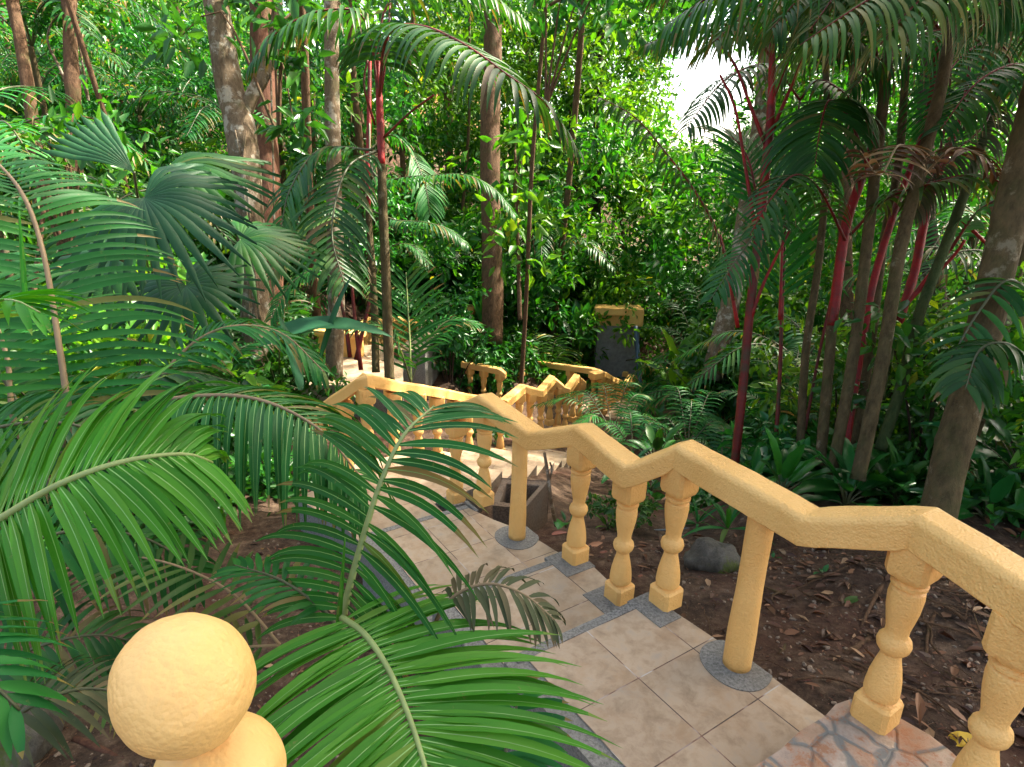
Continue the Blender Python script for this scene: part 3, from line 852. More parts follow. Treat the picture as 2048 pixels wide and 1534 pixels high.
# --- foreground left
t = palm('bright green palm frond spreading below the yellow ball, nearest the camera', at=hit(760, 1500))
frond(QQ((684, 1236, 1.62), (728, 1268, 1.52), (772, 1330, 1.42), (815, 1425, 1.30), (852, 1540, 1.18), (885, 1680, 1.08), (905, 1850, 1.0)), .52, 44, .033, .50, (2, 62), .16, 0, L_BRIGHT, M_RACH, t, .007, .02,
      lambda q: .62 + 1.0 * q - 1.1 * q * q, seed=11, segs=9, mid=True)
t = palm('palm with a pale upright rachis, its long leaflets arching over the landing', at=hit(690, 1290))
frond(QQ((672, 1330, 1.75), (690, 1215, 1.75), (722, 1090, 1.75), (762, 965, 1.75), (808, 870, 1.78), (868, 812, 1.9)), .48, 27, .027, .55, (-10, 38), .16, 0, L_MID, M_RACH, t, .010, .16,
      lambda q: .72 + 1.1 * q - 1.42 * q * q, seed=12, segs=9, mid=True)
mb = MB(); tube(mb, QQ((676, 1262, 1.7), (684, 1160, 1.7), (690, 1076, 1.7)), (.009, .006, .002), 8, n=12); mb.build('spear_leaf', L_BRIGHT, t)
frond(QQ((700, 1290, 1.8), (640, 1215, 1.8), (560, 1160, 1.85), (470, 1130, 1.9)), .20, 12, .02, .5, (20, 60), .2, 0, L_MID, M_RACHD, t, .006, .3, seed=3)
t = palm('palm whose frond makes a dense green curtain left of the landing rail', at=hit(300, 1010))
frond(QQ((150, 1000, 2.5), (215, 880, 2.4), (300, 812, 2.35), (400, 792, 2.3), (520, 800, 2.25), (640, 860, 2.2), (730, 965, 2.2)), .62, 46, .030, 1.35, (20, 40), .1, 0, L_MID, M_RACHT, t, .010, .12,
      lambda q: .75 + .9 * q - 1.3 * q * q, seed=13, segs=9, mid=True)
frond(QQ((160, 1010, 2.5), (250, 880, 2.7), (350, 720, 2.9), (450, 655, 3.0), (560, 665, 3.1), (650, 745, 3.1)), .42, 42, .022, 1.0, (20, 55), .15, 0, L_MID, M_RACHT, t, .008, .2, seed=14)
frond(QQ((150, 1010, 2.5), (130, 880, 2.6), (250, 770, 2.7), (380, 745, 2.8), (480, 770, 2.9)), .4, 34, .024, 1.1, (20, 55), .15, 0, L_DARK, M_RACHD, t, .008, .2, seed=15)
frond(QQ((110, 1010, 2.5), (60, 850, 2.6), (-40, 700, 2.7), (-160, 620, 2.8)), .5, 34, .026, .8, (20, 55), .15, 0, L_MID, M_RACHD, t, .008, .1, seed=16)
t = palm('bright palm frond reaching in from the left edge above the yellow ball', at=hit(60, 1250))
frond(QQ((-260, 1230, 1.35), (-120, 1110, 1.30), (0, 1038, 1.27), (120, 968, 1.25), (250, 922, 1.27), (370, 908, 1.35), (425, 925, 1.42)), .42, 46, .026, .75, (12, 48), .10, 40, L_BRIGHT, M_RACH, t, .009, .05,
      lambda q: .85 + .5 * q - 1.0 * q * q, seed=17, segs=9, mid=True)
frond(QQ((-300, 1260, 1.2), (-180, 1280, 1.0), (-60, 1330, .95), (40, 1420, .95)), .26, 20, .02, .8, (25, 55), .1, 0, L_MID, M_RACHD, t, .007, .1, seed=18)
frond(QQ((-260, 900, 1.5), (-140, 700, 1.5), (-60, 620, 1.45), (20, 600, 1.4), (80, 625, 1.4)), .30, 26, .022, .5, (20, 60), .1, 0, L_BRIGHT, M_RACH, t, .007, .1, seed=19)
t = palm('tall feather palm with a tan upright rachis against the left edge', at=hit(150, 960))
frond(QQ((152, 960, 2.3), (142, 860, 2.3), (118, 690, 2.3), (85, 500, 2.35), (40, 380, 2.4), (-40, 290, 2.6)), .56, 46, .024, .6, (8, 36), .12, 0, L_MID, M_RACHT, t, .011, .06,
      lambda q: .80 + .6 * q - 1.05 * q * q, seed=20, segs=9)
frond(QQ((100, 960, 2.6), (30, 850, 2.5), (10, 700, 2.5), (-60, 560, 2.6), (-160, 480, 2.7)), .6, 34, .026, .55, (15, 45), .2, 0, L_MID, M_RACHT, t, .01, .1, seed=21)
mb = MB(); tube(mb, QQ((52, 640, 2.0), (45, 520, 2.0), (38, 422, 2.0)), (.010, .008, .002), 8, n=10); mb.build('spear_leaf', L_BRIGHT, t)
frond(QQ((-260, 1300, 1.9), (-120, 1180, 1.9), (20, 1100, 1.9), (160, 1060, 1.95), (300, 1080, 2.0), (400, 1150, 2.05)), .42, 34, .024, 1.0, (12, 48), .10, 25, L_MID, M_RACHD, t, .007, .05, seed=171)
frond(QQ((-260, 1000, 2.1), (-120, 900, 2.1), (20, 850, 2.1), (150, 850, 2.15), (260, 900, 2.2), (330, 980, 2.25)), .42, 34, .024, 1.0, (12, 48), .10, 25, L_DARK, M_RACHD, t, .007, .05, seed=172)
frond(QQ((-200, 1500, 1.7), (-60, 1380, 1.7), (60, 1300, 1.75), (190, 1270, 1.8), (290, 1290, 1.85)), .30, 30, .020, .9, (12, 48), .10, 25, L_DARK, M_RACHD, t, .006, .05, seed=173)
t = palm('dull olive palm frond lying low over the soil behind the ball', at=hit(470, 1240))
frond(QQ((560, 1290, 1.95), (480, 1200, 1.95), (400, 1150, 1.95), (300, 1118, 1.95), (180, 1110, 2.0), (90, 1130, 2.1)), .30, 24, .020, .3, (15, 50), .1, 0, L_OLIVE, M_RACHT, t, .004, .1, seed=22)
frond(QQ((560, 1290, 1.95), (430, 1300, 1.9), (300, 1330, 1.8), (200, 1400, 1.7)), .3, 20, .018, .3, (15, 50), .1, 0, L_OLIVE, M_RACHT, t, .004, .1, seed=23)
t = palm('withered drooping frond hanging over the edge of the steps', at=hit(850, 1270))
frond(QQ((860, 1290, 1.62), (880, 1225, 1.62), (925, 1182, 1.62), (985, 1168, 1.62), (1050, 1190, 1.62), (1110, 1240, 1.62)), .20, 20, .0155, 1.0, (10, 50), .2, 0, L_DRY, M_RACHT, t, .005, .3, seed=24, curlr=.5)
t = palm('dark fern-like frond in the shade under the bright frond', at=hit(1080, 1480))
frond(QQ((1000, 1620, 1.75), (1010, 1510, 1.8), (1030, 1430, 1.85), (1040, 1360, 1.9)), .24, 13, .026, .5, (0, 40), .15, 0, L_MID, M_RACHD, t, .006, .1, seed=25)
frond(QQ((-100, 1560, 1.4), (20, 1440, 1.4), (150, 1380, 1.45), (280, 1390, 1.5)), .26, 22, .018, .7, (20, 55), .1, 0, L_DRY, M_RACHD, t, .006, .05, seed=26)

# fan leaves
def fan(C, axis, nrm, Rr, nseg=22, spread=150, droop=.5, mat=L_BLUE, parent=None, split=.5, name='fan_leaf', petiole=None):
    axis = Vector(axis).normalized(); nrm = Vector(nrm); nrm = (nrm - axis * nrm.dot(axis)).normalized(); side = axis.cross(nrm)
    mb = MB()
    K = 8
    for j in range(nseg):
        a0_ = R(-spread + 2 * spread * j / nseg); a1_ = R(-spread + 2 * spread * (j + 1) / nseg)
        am = (a0_ + a1_) / 2
        ln = Rr * (1 - .22 * (abs(am) / math.pi) ** 1.5) * random.uniform(.93, 1.05)
        half = (a1_ - a0_) / 2
        c0 = [C.copy() for _ in range(3)]
        rows = []
        dp = droop * random.uniform(.8, 1.2)
        for s in range(K + 1):
            x = s / K
            r = ln * x
            wfac = 1 if x < split else 1 - ((x - split) / (1 - split)) ** 1.6
            for q, (da) in enumerate((-half, 0, half)):
                aa = am + da * wfac
                if x > split and q != 1:
                    wpos = r * (half * wfac * (split / x) * 1.15); 
                    bd = axis * math.cos(am) + side * math.sin(am); pd = -axis * math.sin(am) + side * math.cos(am)
                    p = bd * r + pd * wpos * (-1 if q == 0 else 1)
                else:
                    p = (axis * math.cos(aa) + side * math.sin(aa)) * r
                lift = (.035 * Rr * x if q == 1 else 0)
                dz = -dp * Rr * (max(0, x - .2) ** 1.9) * .62
                rows.append(C + p + nrm * (lift + .10 * Rr * math.sin(min(1, x * 1.6) * math.pi) * .5) + Vector((0, 0, dz)))
        fs = []
        for s in range(K):
            o = s * 3
            fs += [(o, o + 1, o + 4, o + 3), (o + 1, o + 2, o + 5, o + 4)]
        mb.add(rows, fs, 0, random.random())
    o = mb.build(name, mat, parent)
    if petiole:
        m2 = MB(); tube(m2, [petiole, (petiole + C) / 2 + Vector((0, 0, .05)), C], (.012, .009, .007), 8, n=10); m2.build('petiole', M_RACHD, parent)
    return o
random.seed(5)
base = hit(330, 760)
t = palm('fan palm with broad pleated blue-green leaves in the left middle', 'fan palm', base)
fan(Q(288, 396, 3.0), (.80, -.30, -.40), (-.1, -.55, .80), .52, 24, 120, .65, L_BLUE, t, .5, petiole=base)
fan(Q(268, 345, 3.2), (-.8, .1, .55), (.3, -.7, .65), .42, 9, 30, .1, L_BLUE, t, .8, petiole=base)
fan(Q(372, 572, 3.3), (.2, -.3, -.2), (0, -.45, .9), .42, 24, 165, .45, L_BLUE, t, .45, petiole=base)
fan(Q(330, 340, 3.5), (.95, .2, .1), (0, -.4, .9), .62, 14, 60, .65, L_DARK, t, .5, petiole=base)
fan(Q(220, 520, 3.4), (-.6, -.3, -.3), (0, -.5, .9), .5, 20, 120, .5, L_DARK, t, .5, petiole=base)
fan(Q(480, 480, 3.9), (.7, .3, 0), (0, -.5, .9), .5, 20, 110, .6, L_DARK, t, .5, petiole=base)

# --- the red-stemmed palm in the middle
base = hit(782, 742)
d0 = 6.6
bd = 6.6
t = palm('sealing wax palm with a green stem and bright red crownshaft left of the centre trunk', at=G(778, 745, -1.2))
mb = MB(); tube(mb, QQ((779, 760, 6.8), (772, 560, 6.6), (766, 420, 6.5), (763, 330, 6.5)), (.055, .05, .045), 12, n=50, rings=7); mb.build('stem', B_PALM, t)
mb = MB(); tube(mb, QQ((763, 332, 6.5), (761, 260, 6.5), (758, 185, 6.5), (754, 90, 6.5)), (.038, .042, .034, .022), 12, n=16); mb.build('crownshaft', M_RED, t)
def fr(pts, *a, **k): return frond(QQ(*pts), *a, **k)
fr([(758, 200, 6.5), (775, 70, 6.1), (840, 52, 5.7), (930, 90, 5.3), (1015, 150, 5.1), (1090, 205, 5.1), (1150, 290, 5.2)], .95, 44, .05, 1.25, (10, 35), .1, mat=L_DARK, rmat=M_REDD, parent=t, rr=.014, start=.1, seed=31, segs=8)
fr([(757, 190, 6.5), (730, 40, 6.3), (650, 20, 6.1), (560, 60, 6.0), (500, 130, 6.0)], .8, 36, .045, 1.1, (10, 35), .1, mat=L_DARK, rmat=M_REDD, parent=t, rr=.012, start=.15, seed=32)
fr([(757, 190, 6.5), (770, 20, 6.5), (860, -40, 6.4), (960, -20, 6.3), (1050, 40, 6.3)], .8, 36, .045, 1.0, (10, 35), .1, mat=L_DARK, rmat=M_REDD, parent=t, rr=.012, start=.15, seed=33)
fr([(757, 300, 6.5), (700, 330, 6.2), (672, 400, 6.0), (665, 480, 5.9), (690, 570, 5.8)], .75, 30, .04, .9, (15, 40), .1, mat=L_DARK, rmat=M_RACHD, parent=t, rr=.012, start=.1, seed=34)
fr([(745, 300, 6.5), (640, 300, 6.4), (580, 380, 6.3), (560, 470, 6.3)], .7, 30, .04, .9, (15, 40), .1, mat=L_DARK, rmat=M_RACHD, parent=t, rr=.012, start=.1, seed=35)
mb = MB()
for pts in ([(768, 275, 6.5), (820, 225, 6.2), (868, 190, 6.0)], [(750, 250, 6.5), (728, 170, 6.3), (738, 110, 6.3)], [(762, 190, 6.5), (775, 90, 6.4), (780, 0, 6.4)]):
    tube(mb, QQ(*pts), (.014, .010), 7, n=8)
mb.build('petioles', M_REDD, t)
t = palm('slimmer sealing wax palm with a banded red stem just left of the first', at=G(746, 745, -1.2))
mb = MB(); tube(mb, QQ((752, 745, 7.2), (748, 600, 7.2), (740, 470, 7.2), (737, 420, 7.2)), (.045, .035), 10, n=40, rings=6); mb.build('stem', B_PALM, t)
mb = MB(); tube(mb, QQ((737, 420, 7.2), (736, 340, 7.2), (738, 240, 7.2), (740, 100, 7.2)), (.026, .028, .02), 10, n=14); mb.build('crownshaft', M_RED, t)
fr([(738, 240, 7.2), (750, 350, 7.0), (840, 352, 6.8), (930, 350, 6.6), (990, 380, 6.6), (1030, 430, 6.6)], .42, 46, .028, 1.2, (15, 45), .15, mat=L_MID, rmat=M_RACHD, parent=t, rr=.01, start=.3, seed=36)
fr([(740, 420, 7.2), (790, 440, 7.2), (850, 445, 7.0), (900, 460, 7.0), (935, 490, 7.0)], .40, 34, .026, 1.2, (15, 45), .15, mat=L_DARK, rmat=M_RACHD, parent=t, rr=.01, start=.2, seed=37)
fr([(740, 300, 7.2), (780, 270, 7.3), (820, 300, 7.4), (850, 370, 7.4), (860, 430, 7.4)], .55, 40, .03, .8, (15, 45), .15, mat=L_MID, rmat=M_RACHD, parent=t, rr=.01, start=.2, seed=38)
fr([(740, 380, 7.2), (700, 430, 7.1), (640, 440, 7.0), (580, 480, 6.9), (540, 560, 6.8)], .5, 34, .03, .9, (15, 45), .15, mat=L_OLIVE, rmat=M_RACHD, parent=t, rr=.01, start=.2, seed=39)
t = palm('thin dark red palm shoots rising behind the landing rail', at=G(705, 745, -1.2))
mb = MB()
for pts in ([(722, 740, 7.8), (708, 620, 7.8), (700, 500, 7.9)], [(712, 720, 7.8), (735, 620, 7.8), (748, 560, 7.9)], [(700, 715, 7.8), (690, 640, 7.8), (670, 560, 7.8)]):
    tube(mb, QQ(*pts), (.03, .016), 8, n=10)
mb.build('stem', M_REDD, t)
fr([(700, 500, 7.9), (690, 430, 7.9), (640, 420, 7.8), (590, 470, 7.8)], .5, 26, .03, .9, (15, 45), .15, mat=L_DARK, parent=t, start=.1, seed=40)
fr([(670, 560, 7.8), (630, 540, 7.6), (580, 570, 7.5), (540, 640, 7.4)], .45, 26, .03, .8, (15, 45), .15, mat=L_MID, parent=t, start=.1, seed=41)
fr([(748, 560, 7.9), (770, 500, 7.8), (820, 490, 7.7), (860, 530, 7.7)], .4, 26, .03, .8, (15, 45), .15, mat=L_MID, parent=t, start=.1, seed=42)
# young upright palm
t = palm('young feather palm with an upright rachis behind the landing handrail', at=G(820, 760, -1.5))
fr([(822, 765, 7.2), (820, 690, 7.2), (816, 620, 7.2), (812, 545, 7.2)], .75, 16, .035, .25, (30, 55), .15, mat=L_MID, rmat=M_RACH, parent=t, rr=.012, start=.1, seed=43)
fr([(822, 765, 7.2), (800, 700, 7.0), (760, 650, 6.9), (700, 660, 6.8)], .4, 20, .03, .6, (20, 50), .15, mat=L_DARK, parent=t, start=.2, seed=44)
fr([(822, 765, 7.2), (850, 690, 7.3), (900, 640, 7.4), (960, 650, 7.4)], .45, 20, .03, .6, (20, 50), .15, mat=L_MID, parent=t, start=.2, seed=45)

# --- right clump
def stem(parent, pts, r, mat, name='stem', rings=7, n=60, ns=14): 
    mb = MB(); tube(mb, QQ(*pts), r, ns, n=n, rings=rings, wob=.03); return mb.build(name, mat, parent)
t = palm('sealing wax palm with a dark red stem behind the front rail, right of centre', at=G(1472, 915, -.75))
stem(t, [(1470, 925, 5.3), (1487, 760, 5.2), (1500, 620, 5.1), (1520, 450, 5.0)], (.036, .036, .035), M_REDD, rings=8)
stem(t, [(1520, 455, 5.0), (1540, 250, 5.0), (1545, 100, 5.0), (1545, -60, 5.0)], (.036, .036, .026, .018), M_RED, 'crownshaft', 5, 34)
mb = MB()
for pts in ([(1476, 655, 5.2), (1452, 520, 5.1), (1440, 470, 5.1)], [(1500, 640, 5.1), (1530, 560, 5.0), (1580, 460, 4.9)], [(1535, 300, 5.0), (1500, 210, 5.0), (1470, 130, 5.0), (1420, 60, 5.0)], [(1545, 260, 5.0), (1600, 130, 4.9), (1640, 20, 4.8)], [(1560, 640, 5.3), (1565, 480, 5.3)],
            [(1512, 470, 5.0), (1490, 330, 5.0), (1470, 215, 5.0), (1440, 150, 5.0)]):
    tube(mb, QQ(*pts), (.018, .012, .010), 8, n=10)
mb.build('petioles', M_RED, t)
fr([(1470, 600, 5.1), (1440, 480, 5.0), (1395, 390, 4.9), (1335, 310, 4.8), (1270, 235, 4.8), (1190, 190, 4.8)], .42, 26, .026, 1.5, (5, 30), .0, mat=L_DARK, rmat=M_REDD, parent=t, rr=.010, start=.12, seed=51)
fr([(1545, 120, 5.0), (1500, 60, 5.0), (1430, 50, 5.0), (1360, 62, 5.0), (1290, 90, 5.0)], .5, 34, .026, 1.3, (5, 35), .1, mat=L_DARK, rmat=M_REDD, parent=t, rr=.01, start=.1, seed=52)
fr([(1545, 60, 5.0), (1500, -60, 4.9), (1400, -70, 4.8), (1310, -20, 4.8)], .65, 34, .03, 1.3, (5, 35), .1, mat=L_DARK, rmat=M_REDD, parent=t, rr=.01, start=.1, seed=53)
fr([(1545, 200, 5.0), (1600, 80, 4.8), (1680, 60, 4.6), (1760, 120, 4.5)], .7, 34, .035, 1.2, (5, 35), .1, mat=L_DARK, rmat=M_REDD, parent=t, rr=.01, start=.1, seed=54)
fr([(1520, 440, 5.0), (1500, 330, 5.1), (1470, 280, 5.2), (1420, 260, 5.3)], .55, 24, .03, .3, (30, 60), .1, mat=L_MID, rmat=M_REDD, parent=t, rr=.01, start=.1, seed=55)
fr([(1560, 640, 5.4), (1560, 480, 5.5), (1540, 360, 5.5), (1480, 280, 5.6)], .8, 26, .035, .15, (45, 70), .05, mat=L_MID, rmat=M_RACH, parent=t, rr=.01, start=.1, seed=56)
fr([(1580, 460, 4.9), (1540, 440, 4.7), (1480, 510, 4.6), (1420, 600, 4.5)], .42, 26, .025, .9, (15, 45), .1, mat=L_DARK, parent=t, rr=.008, start=.1, seed=57)

t = palm('leaning palm with ringed stem and red crownshaft, second from left in the right clump', at=G(1650, 900, -.6))
stem(t, [(1640, 930, 5.0), (1655, 760, 5.0), (1664, 650, 5.0)], (.041, .039), B_PALM, n=30)
stem(t, [(1664, 652, 5.0), (1690, 460, 4.95), (1715, 380, 4.9), (1745, 290, 4.9), (1765, 200, 4.9)], (.039, .037, .024), M_RED, 'crownshaft', 5, 34)
fr([(1735, 330, 4.9), (1700, 240, 4.8), (1660, 200, 4.7), (1640, 260, 4.6), (1630, 330, 4.6)], .8, 30, .04, 1.2, (5, 35), .1, mat=L_DARK, rmat=M_REDD, parent=t, rr=.01, start=.3, seed=61)
fr([(1690, 480, 4.9), (1640, 380, 4.7), (1590, 350, 4.5), (1540, 400, 4.4), (1500, 470, 4.4)], .5, 26, .03, 1.2, (5, 35), .1, mat=L_DARK, rmat=M_REDD, parent=t, rr=.01, start=.15, seed=62)
fr([(1700, 470, 4.9), (1770, 400, 4.7), (1850, 370, 4.5), (1960, 350, 4.4), (2060, 400, 4.4)], .6, 30, .032, .7, (5, 35), .1, mat=L_OLIVE, rmat=M_REDD, parent=t, rr=.01, start=.15, seed=63)
fr([(1765, 210, 4.9), (1740, 60, 4.6), (1640, -20, 4.2), (1520, 10, 4.0), (1420, 90, 3.9)], .75, 38, .036, 1.4, (5, 35), .05, mat=L_OLIVE, rmat=M_REDD, parent=t, rr=.01, start=.2, seed=64)
t = palm('straight grey-brown palm stem right of the red crownshaft in the clump', at=G(1680, 930, -.55))
stem(t, [(1664, 950, 4.7), (1705, 720, 4.7), (1735, 480, 4.7), (1752, 330, 4.7), (1775, 120, 4.7), (1790, -80, 4.7)], (.041, .039, .037), B_PALM)
fr([(1790, -60, 4.7), (1700, -160, 4.2), (1560, -120, 3.8), (1440, -30, 3.6), (1350, 60, 3.6)], .8, 44, .034, 1.5, (5, 35), .05, mat=L_DARK, rmat=M_REDD, parent=t, rr=.01, start=.1, seed=65)
fr([(1790, -60, 4.7), (1800, -140, 4.0), (1770, -80, 3.3), (1730, -10, 3.0)], .75, 30, .034, 1.6, (5, 35), .05, mat=L_OLIVE, rmat=M_REDD, parent=t, rr=.01, start=.1, seed=66)
t = palm('thick olive-brown palm stem in the middle of the right clump', at=G(1730, 950, -.5))
stem(t, [(1715, 960, 4.5), (1765, 720, 4.5), (1800, 500, 4.45), (1840, 340, 4.4), (1885, 160, 4.4), (1920, -60, 4.4)], (.050, .044, .042, .038), B_PALM)
fr([(1910, -20, 4.4), (1900, -120, 4.0), (1800, -90, 3.4), (1700, -40, 3.1), (1620, 60, 3.0)], .7, 40, .030, 1.6, (5, 35), .05, mat=L_OLIVE, rmat=M_REDD, parent=t, rr=.01, start=.1, seed=67)
fr([(1910, -20, 4.4), (1960, -120, 4.0), (2060, -60, 3.6), (2150, 60, 3.5)], .8, 34, .034, 1.4, (5, 35), .05, mat=L_DARK, rmat=M_REDD, parent=t, rr=.01, start=.1, seed=68)
fr([(1850, 330, 4.4), (1800, 290, 4.2), (1760, 350, 4.0), (1720, 300, 3.9)], .35, 18, .03, .8, (5, 35), .1, mat=L_BROWN, rmat=M_RACHT, parent=t, rr=.008, start=.1, seed=69, curlr=.8, label='dead brown frond')
fr([(1840, 360, 4.4), (1900, 300, 4.2), (1960, 310, 4.0), (2010, 360, 4.0)], .32, 18, .03, .8, (5, 35), .1, mat=L_BROWN, rmat=M_RACHT, parent=t, rr=.008, start=.1, seed=70, curlr=.8, label='dead brown frond')
t = palm('palm with the brightest red shaft, between the two thick stems', at=G(1770, 860, -.7))
stem(t, [(1740, 940, 5.6), (1765, 760, 5.6), (1795, 650, 5.6)], (.045, .04), B_GREEN, n=30)
stem(t, [(1795, 652, 5.6), (1830, 540, 5.6), (1850, 440, 5.6), (1900, 280, 5.6), (1990, 100, 5.6)], (.039, .036, .024, .014), M_RED, 'crownshaft', 5, 34)
mb = MB()
for pts in ([(1790, 640, 5.5), (1850, 560, 5.4), (1900, 500, 5.3)], [(1800, 620, 5.5), (1900, 520, 5.3), (1930, 480, 5.2)], [(1720, 760, 5.6), (1745, 640, 5.6), (1770, 480, 5.6)], [(1860, 400, 5.5), (1920, 240, 5.4), (1950, 60, 5.4)], [(1925, 440, 5.4), (1985, 500, 5.3)]):
    tube(mb, QQ(*pts), (.018, .012), 8, n=10)
mb.build('petioles', M_RED, t)
fr([(1900, 280, 5.6), (1960, 150, 5.4), (2000, 60, 5.3), (2100, 20, 5.2)], .7, 34, .034, .8, (20, 50), .1, mat=L_MID, rmat=M_REDD, parent=t, rr=.012, start=.1, seed=71)
fr([(1850, 430, 5.6), (1890, 250, 5.6), (1900, 100, 5.6), (1860, 0, 5.6)], .6, 30, .034, .5, (20, 50), .1, mat=L_MID, rmat=M_REDD, parent=t, rr=.012, start=.1, seed=72)
fr([(1900, 500, 5.3), (1960, 420, 5.1), (2060, 380, 5.0), (2140, 420, 5.0)], .6, 30, .034, .8, (20, 50), .1, mat=L_MID, rmat=M_REDD, parent=t, rr=.012, start=.1, seed=73)
t = palm('big leaning palm trunk with rings, nearest on the right edge', at=G(1870, 1075, -.25))
stem(t, [(1858, 1110, 3.5), (1905, 900, 3.5), (1950, 740, 3.45), (1995, 540, 3.4), (2050, 300, 3.35), (2130, -40, 3.3)], (.092, .086, .08, .072), B_PALM, ns=20, rings=12)
fr([(2130, -40, 3.3), (2050, -200, 3.0), (1930, -180, 2.8), (1830, -90, 2.7), (1760, 40, 2.7)], .55, 34, .028, 1.6, (5, 35), .05, mat=L_DARK, rmat=M_RACHD, parent=t, rr=.01, start=.1, seed=74)
fr([(2090, 620, 3.3), (2020, 560, 3.2), (1960, 620, 3.2), (1900, 720, 3.2)], .4, 20, .03, .9, (5, 35), .05, mat=L_DARK, rmat=M_RACHD, parent=t, rr=.008, start=.1, seed=75)
fr([(2090, 760, 3.0), (2020, 690, 3.0), (1960, 700, 3.0), (1930, 780, 3.0)], .4, 20, .035, 1.1, (5, 35), .05, mat=L_DARK, rmat=M_RACHD, parent=t, rr=.008, start=.1, seed=76)
for i, (pts, Lf, mt_) in enumerate((
        ([(2000, -80, 3.4), (1800, -110, 3.2), (1620, -90, 3.0), (1460, -30, 3.0), (1330, 50, 3.1)], .72, L_DARK),
        ([(2060, -60, 3.2), (1960, -100, 3.0), (1840, -60, 2.8), (1720, 10, 2.7), (1600, 90, 2.7)], .66, L_OLIVE),
        ([(2100, -40, 3.2), (2020, -80, 2.9), (1940, -60, 2.7), (1840, 0, 2.6), (1760, 90, 2.6)], .6, L_OLIVE),
        ([(1900, -120, 3.6), (1760, -100, 3.5), (1640, -40, 3.4), (1540, 60, 3.4)], .75, L_DARK),
        ([(2200, 60, 3.2), (2120, -20, 3.0), (2030, -20, 2.8), (1960, 60, 2.8)], .5, L_DARK),
        ([(1990, 100, 5.0), (1900, 60, 4.9), (1800, 90, 4.8), (1700, 180, 4.8)], .7, L_MID),
        ([(1990, 200, 4.8), (1960, 260, 4.7), (1880, 330, 4.6), (1820, 430, 4.6)], .45, L_DRY))):
    frond(QQ(*pts), Lf, 56, .019, 1.7, (0, 30), .0, 0, mt_, M_REDD, t, .008, .05, seed=400 + i)
# more slim stems of the clump
for i, (lb, pts, r_, mt_) in enumerate((
        ('thin dark stem at the left of the right clump', [(1600, 900, 5.4), (1612, 700, 5.4), (1640, 500, 5.4), (1655, 260, 5.4), (1640, -60, 5.4)], (.035, .03, .025), B_PALM),
        ('thin red stem leaning right inside the clump', [(1690, 900, 5.2), (1722, 700, 5.2), (1748, 560, 5.2), (1790, 420, 5.2), (1850, 250, 5.2), (1880, 60, 5.2)], (.032, .03, .02), M_RED),
        ('dark green slim stem right of the thick olive stem', [(1760, 900, 5.0), (1800, 780, 5.0), (1835, 640, 5.0), (1880, 520, 5.0), (1950, 330, 5.0), (2020, 120, 5.0)], (.045, .04, .03), B_GREEN),
        ('slim dark red cane behind the first red stem', [(1552, 880, 5.6), (1560, 740, 5.6), (1566, 560, 5.6), (1575, 380, 5.6), (1600, 200, 5.6)], (.018, .016, .010), M_REDD),
        ('thin red cane crossing low in the clump', [(1610, 860, 5.5), (1640, 700, 5.5), (1680, 520, 5.5), (1700, 420, 5.5)], (.014, .010), M_REDD),
        ('slender grey-brown stem far right behind the leaning trunk', [(1900, 1000, 4.6), (1960, 820, 4.6), (2010, 640, 4.6), (2060, 420, 4.6), (2110, 200, 4.6)], (.05, .045, .04), B_PALM),
        ('slim brown stem between the two straight stems', [(1700, 940, 5.3), (1740, 700, 5.3), (1765, 500, 5.3), (1800, 300, 5.3), (1820, -40, 5.3)], (.04, .035, .03), B_PALM))):
    t2 = palm(lb, at=Q(*pts[0]))
    stem(t2, pts, r_, mt_, rings=0 if mt_ in (M_RED, M_REDD) else 6, ns=10)
    a_ = pts[-1]
    if i not in (4,):
        sx = -1 if i % 2 else 1
        x0, y0, d_ = a_
        fr([(x0, y0, d_), (x0 + sx * 60, y0 - 70, d_ - .1), (x0 + sx * 150, y0 - 40, d_ - .2), (x0 + sx * 230, y0 + 60, d_ - .3)], .6, 30, .03, 1.2, (5, 35), .1, mat=L_DARK, rmat=M_REDD, parent=t2, rr=.009, start=.1, seed=500 + i)
        fr([(x0, y0, d_), (x0 - sx * 40, y0 - 40, d_ - .2), (x0 - sx * 120, y0 + 20, d_ - .4), (x0 - sx * 160, y0 + 140, d_ - .5)], .55, 26, .03, 1.2, (5, 35), .1, mat=L_MID, rmat=M_REDD, parent=t2, rr=.009, start=.1, seed=520 + i)
# low palms behind the front rail
def low(label, cx, cy, z, leaves, L, W, mat, seed, n=20, droop=.8, group=None, rm=None):
    b = G(cx, cy, z)
    t = palm(label, at=b, group=group)
    for i, (x, y, dd) in enumerate(leaves):
        d = (b - Vector((0, 0, EYE))).dot(Vector((0, _c, -_s)))
        tip = Q(x, y, d + dd)
        mid = b.lerp(tip, .55) + Vector((0, 0, .22 * (tip - b).length + .05))
        frond([b, b.lerp(mid, .5) + Vector((0, 0, .05)), mid, tip], L, n, W, droop, (15, 50), .15, 0, mat, rm, t, .007, .25, seed=seed * 7 + i)
    return t
low('low shining fern-like palm arching over the lower flight of steps', 1225, 868, -1.3, [(1065, 812, .3), (1120, 790, .8), (1300, 790, .4), (1270, 770, 1.0), (1185, 775, 1.2), (1340, 860, 0), (1150, 850, -.3)], .30, .022, L_MID, 81)
low('low shining palm behind the peak of the front rail', 1375, 900, -1.25, [(1220, 860, 0), (1290, 840, .5), (1380, 800, .8), (1460, 850, .2), (1330, 775, 1.2), (1440, 790, 1.0)], .32, .022, L_MID, 82)
low('ferny palm tuft beside the lower landing, left of its steps', 1265, 905, -1.1, [(1180, 850, .2), (1250, 820, .6), (1330, 850, .3), (1360, 900, 0), (1200, 900, -.2)], .26, .02, L_MID, 90)
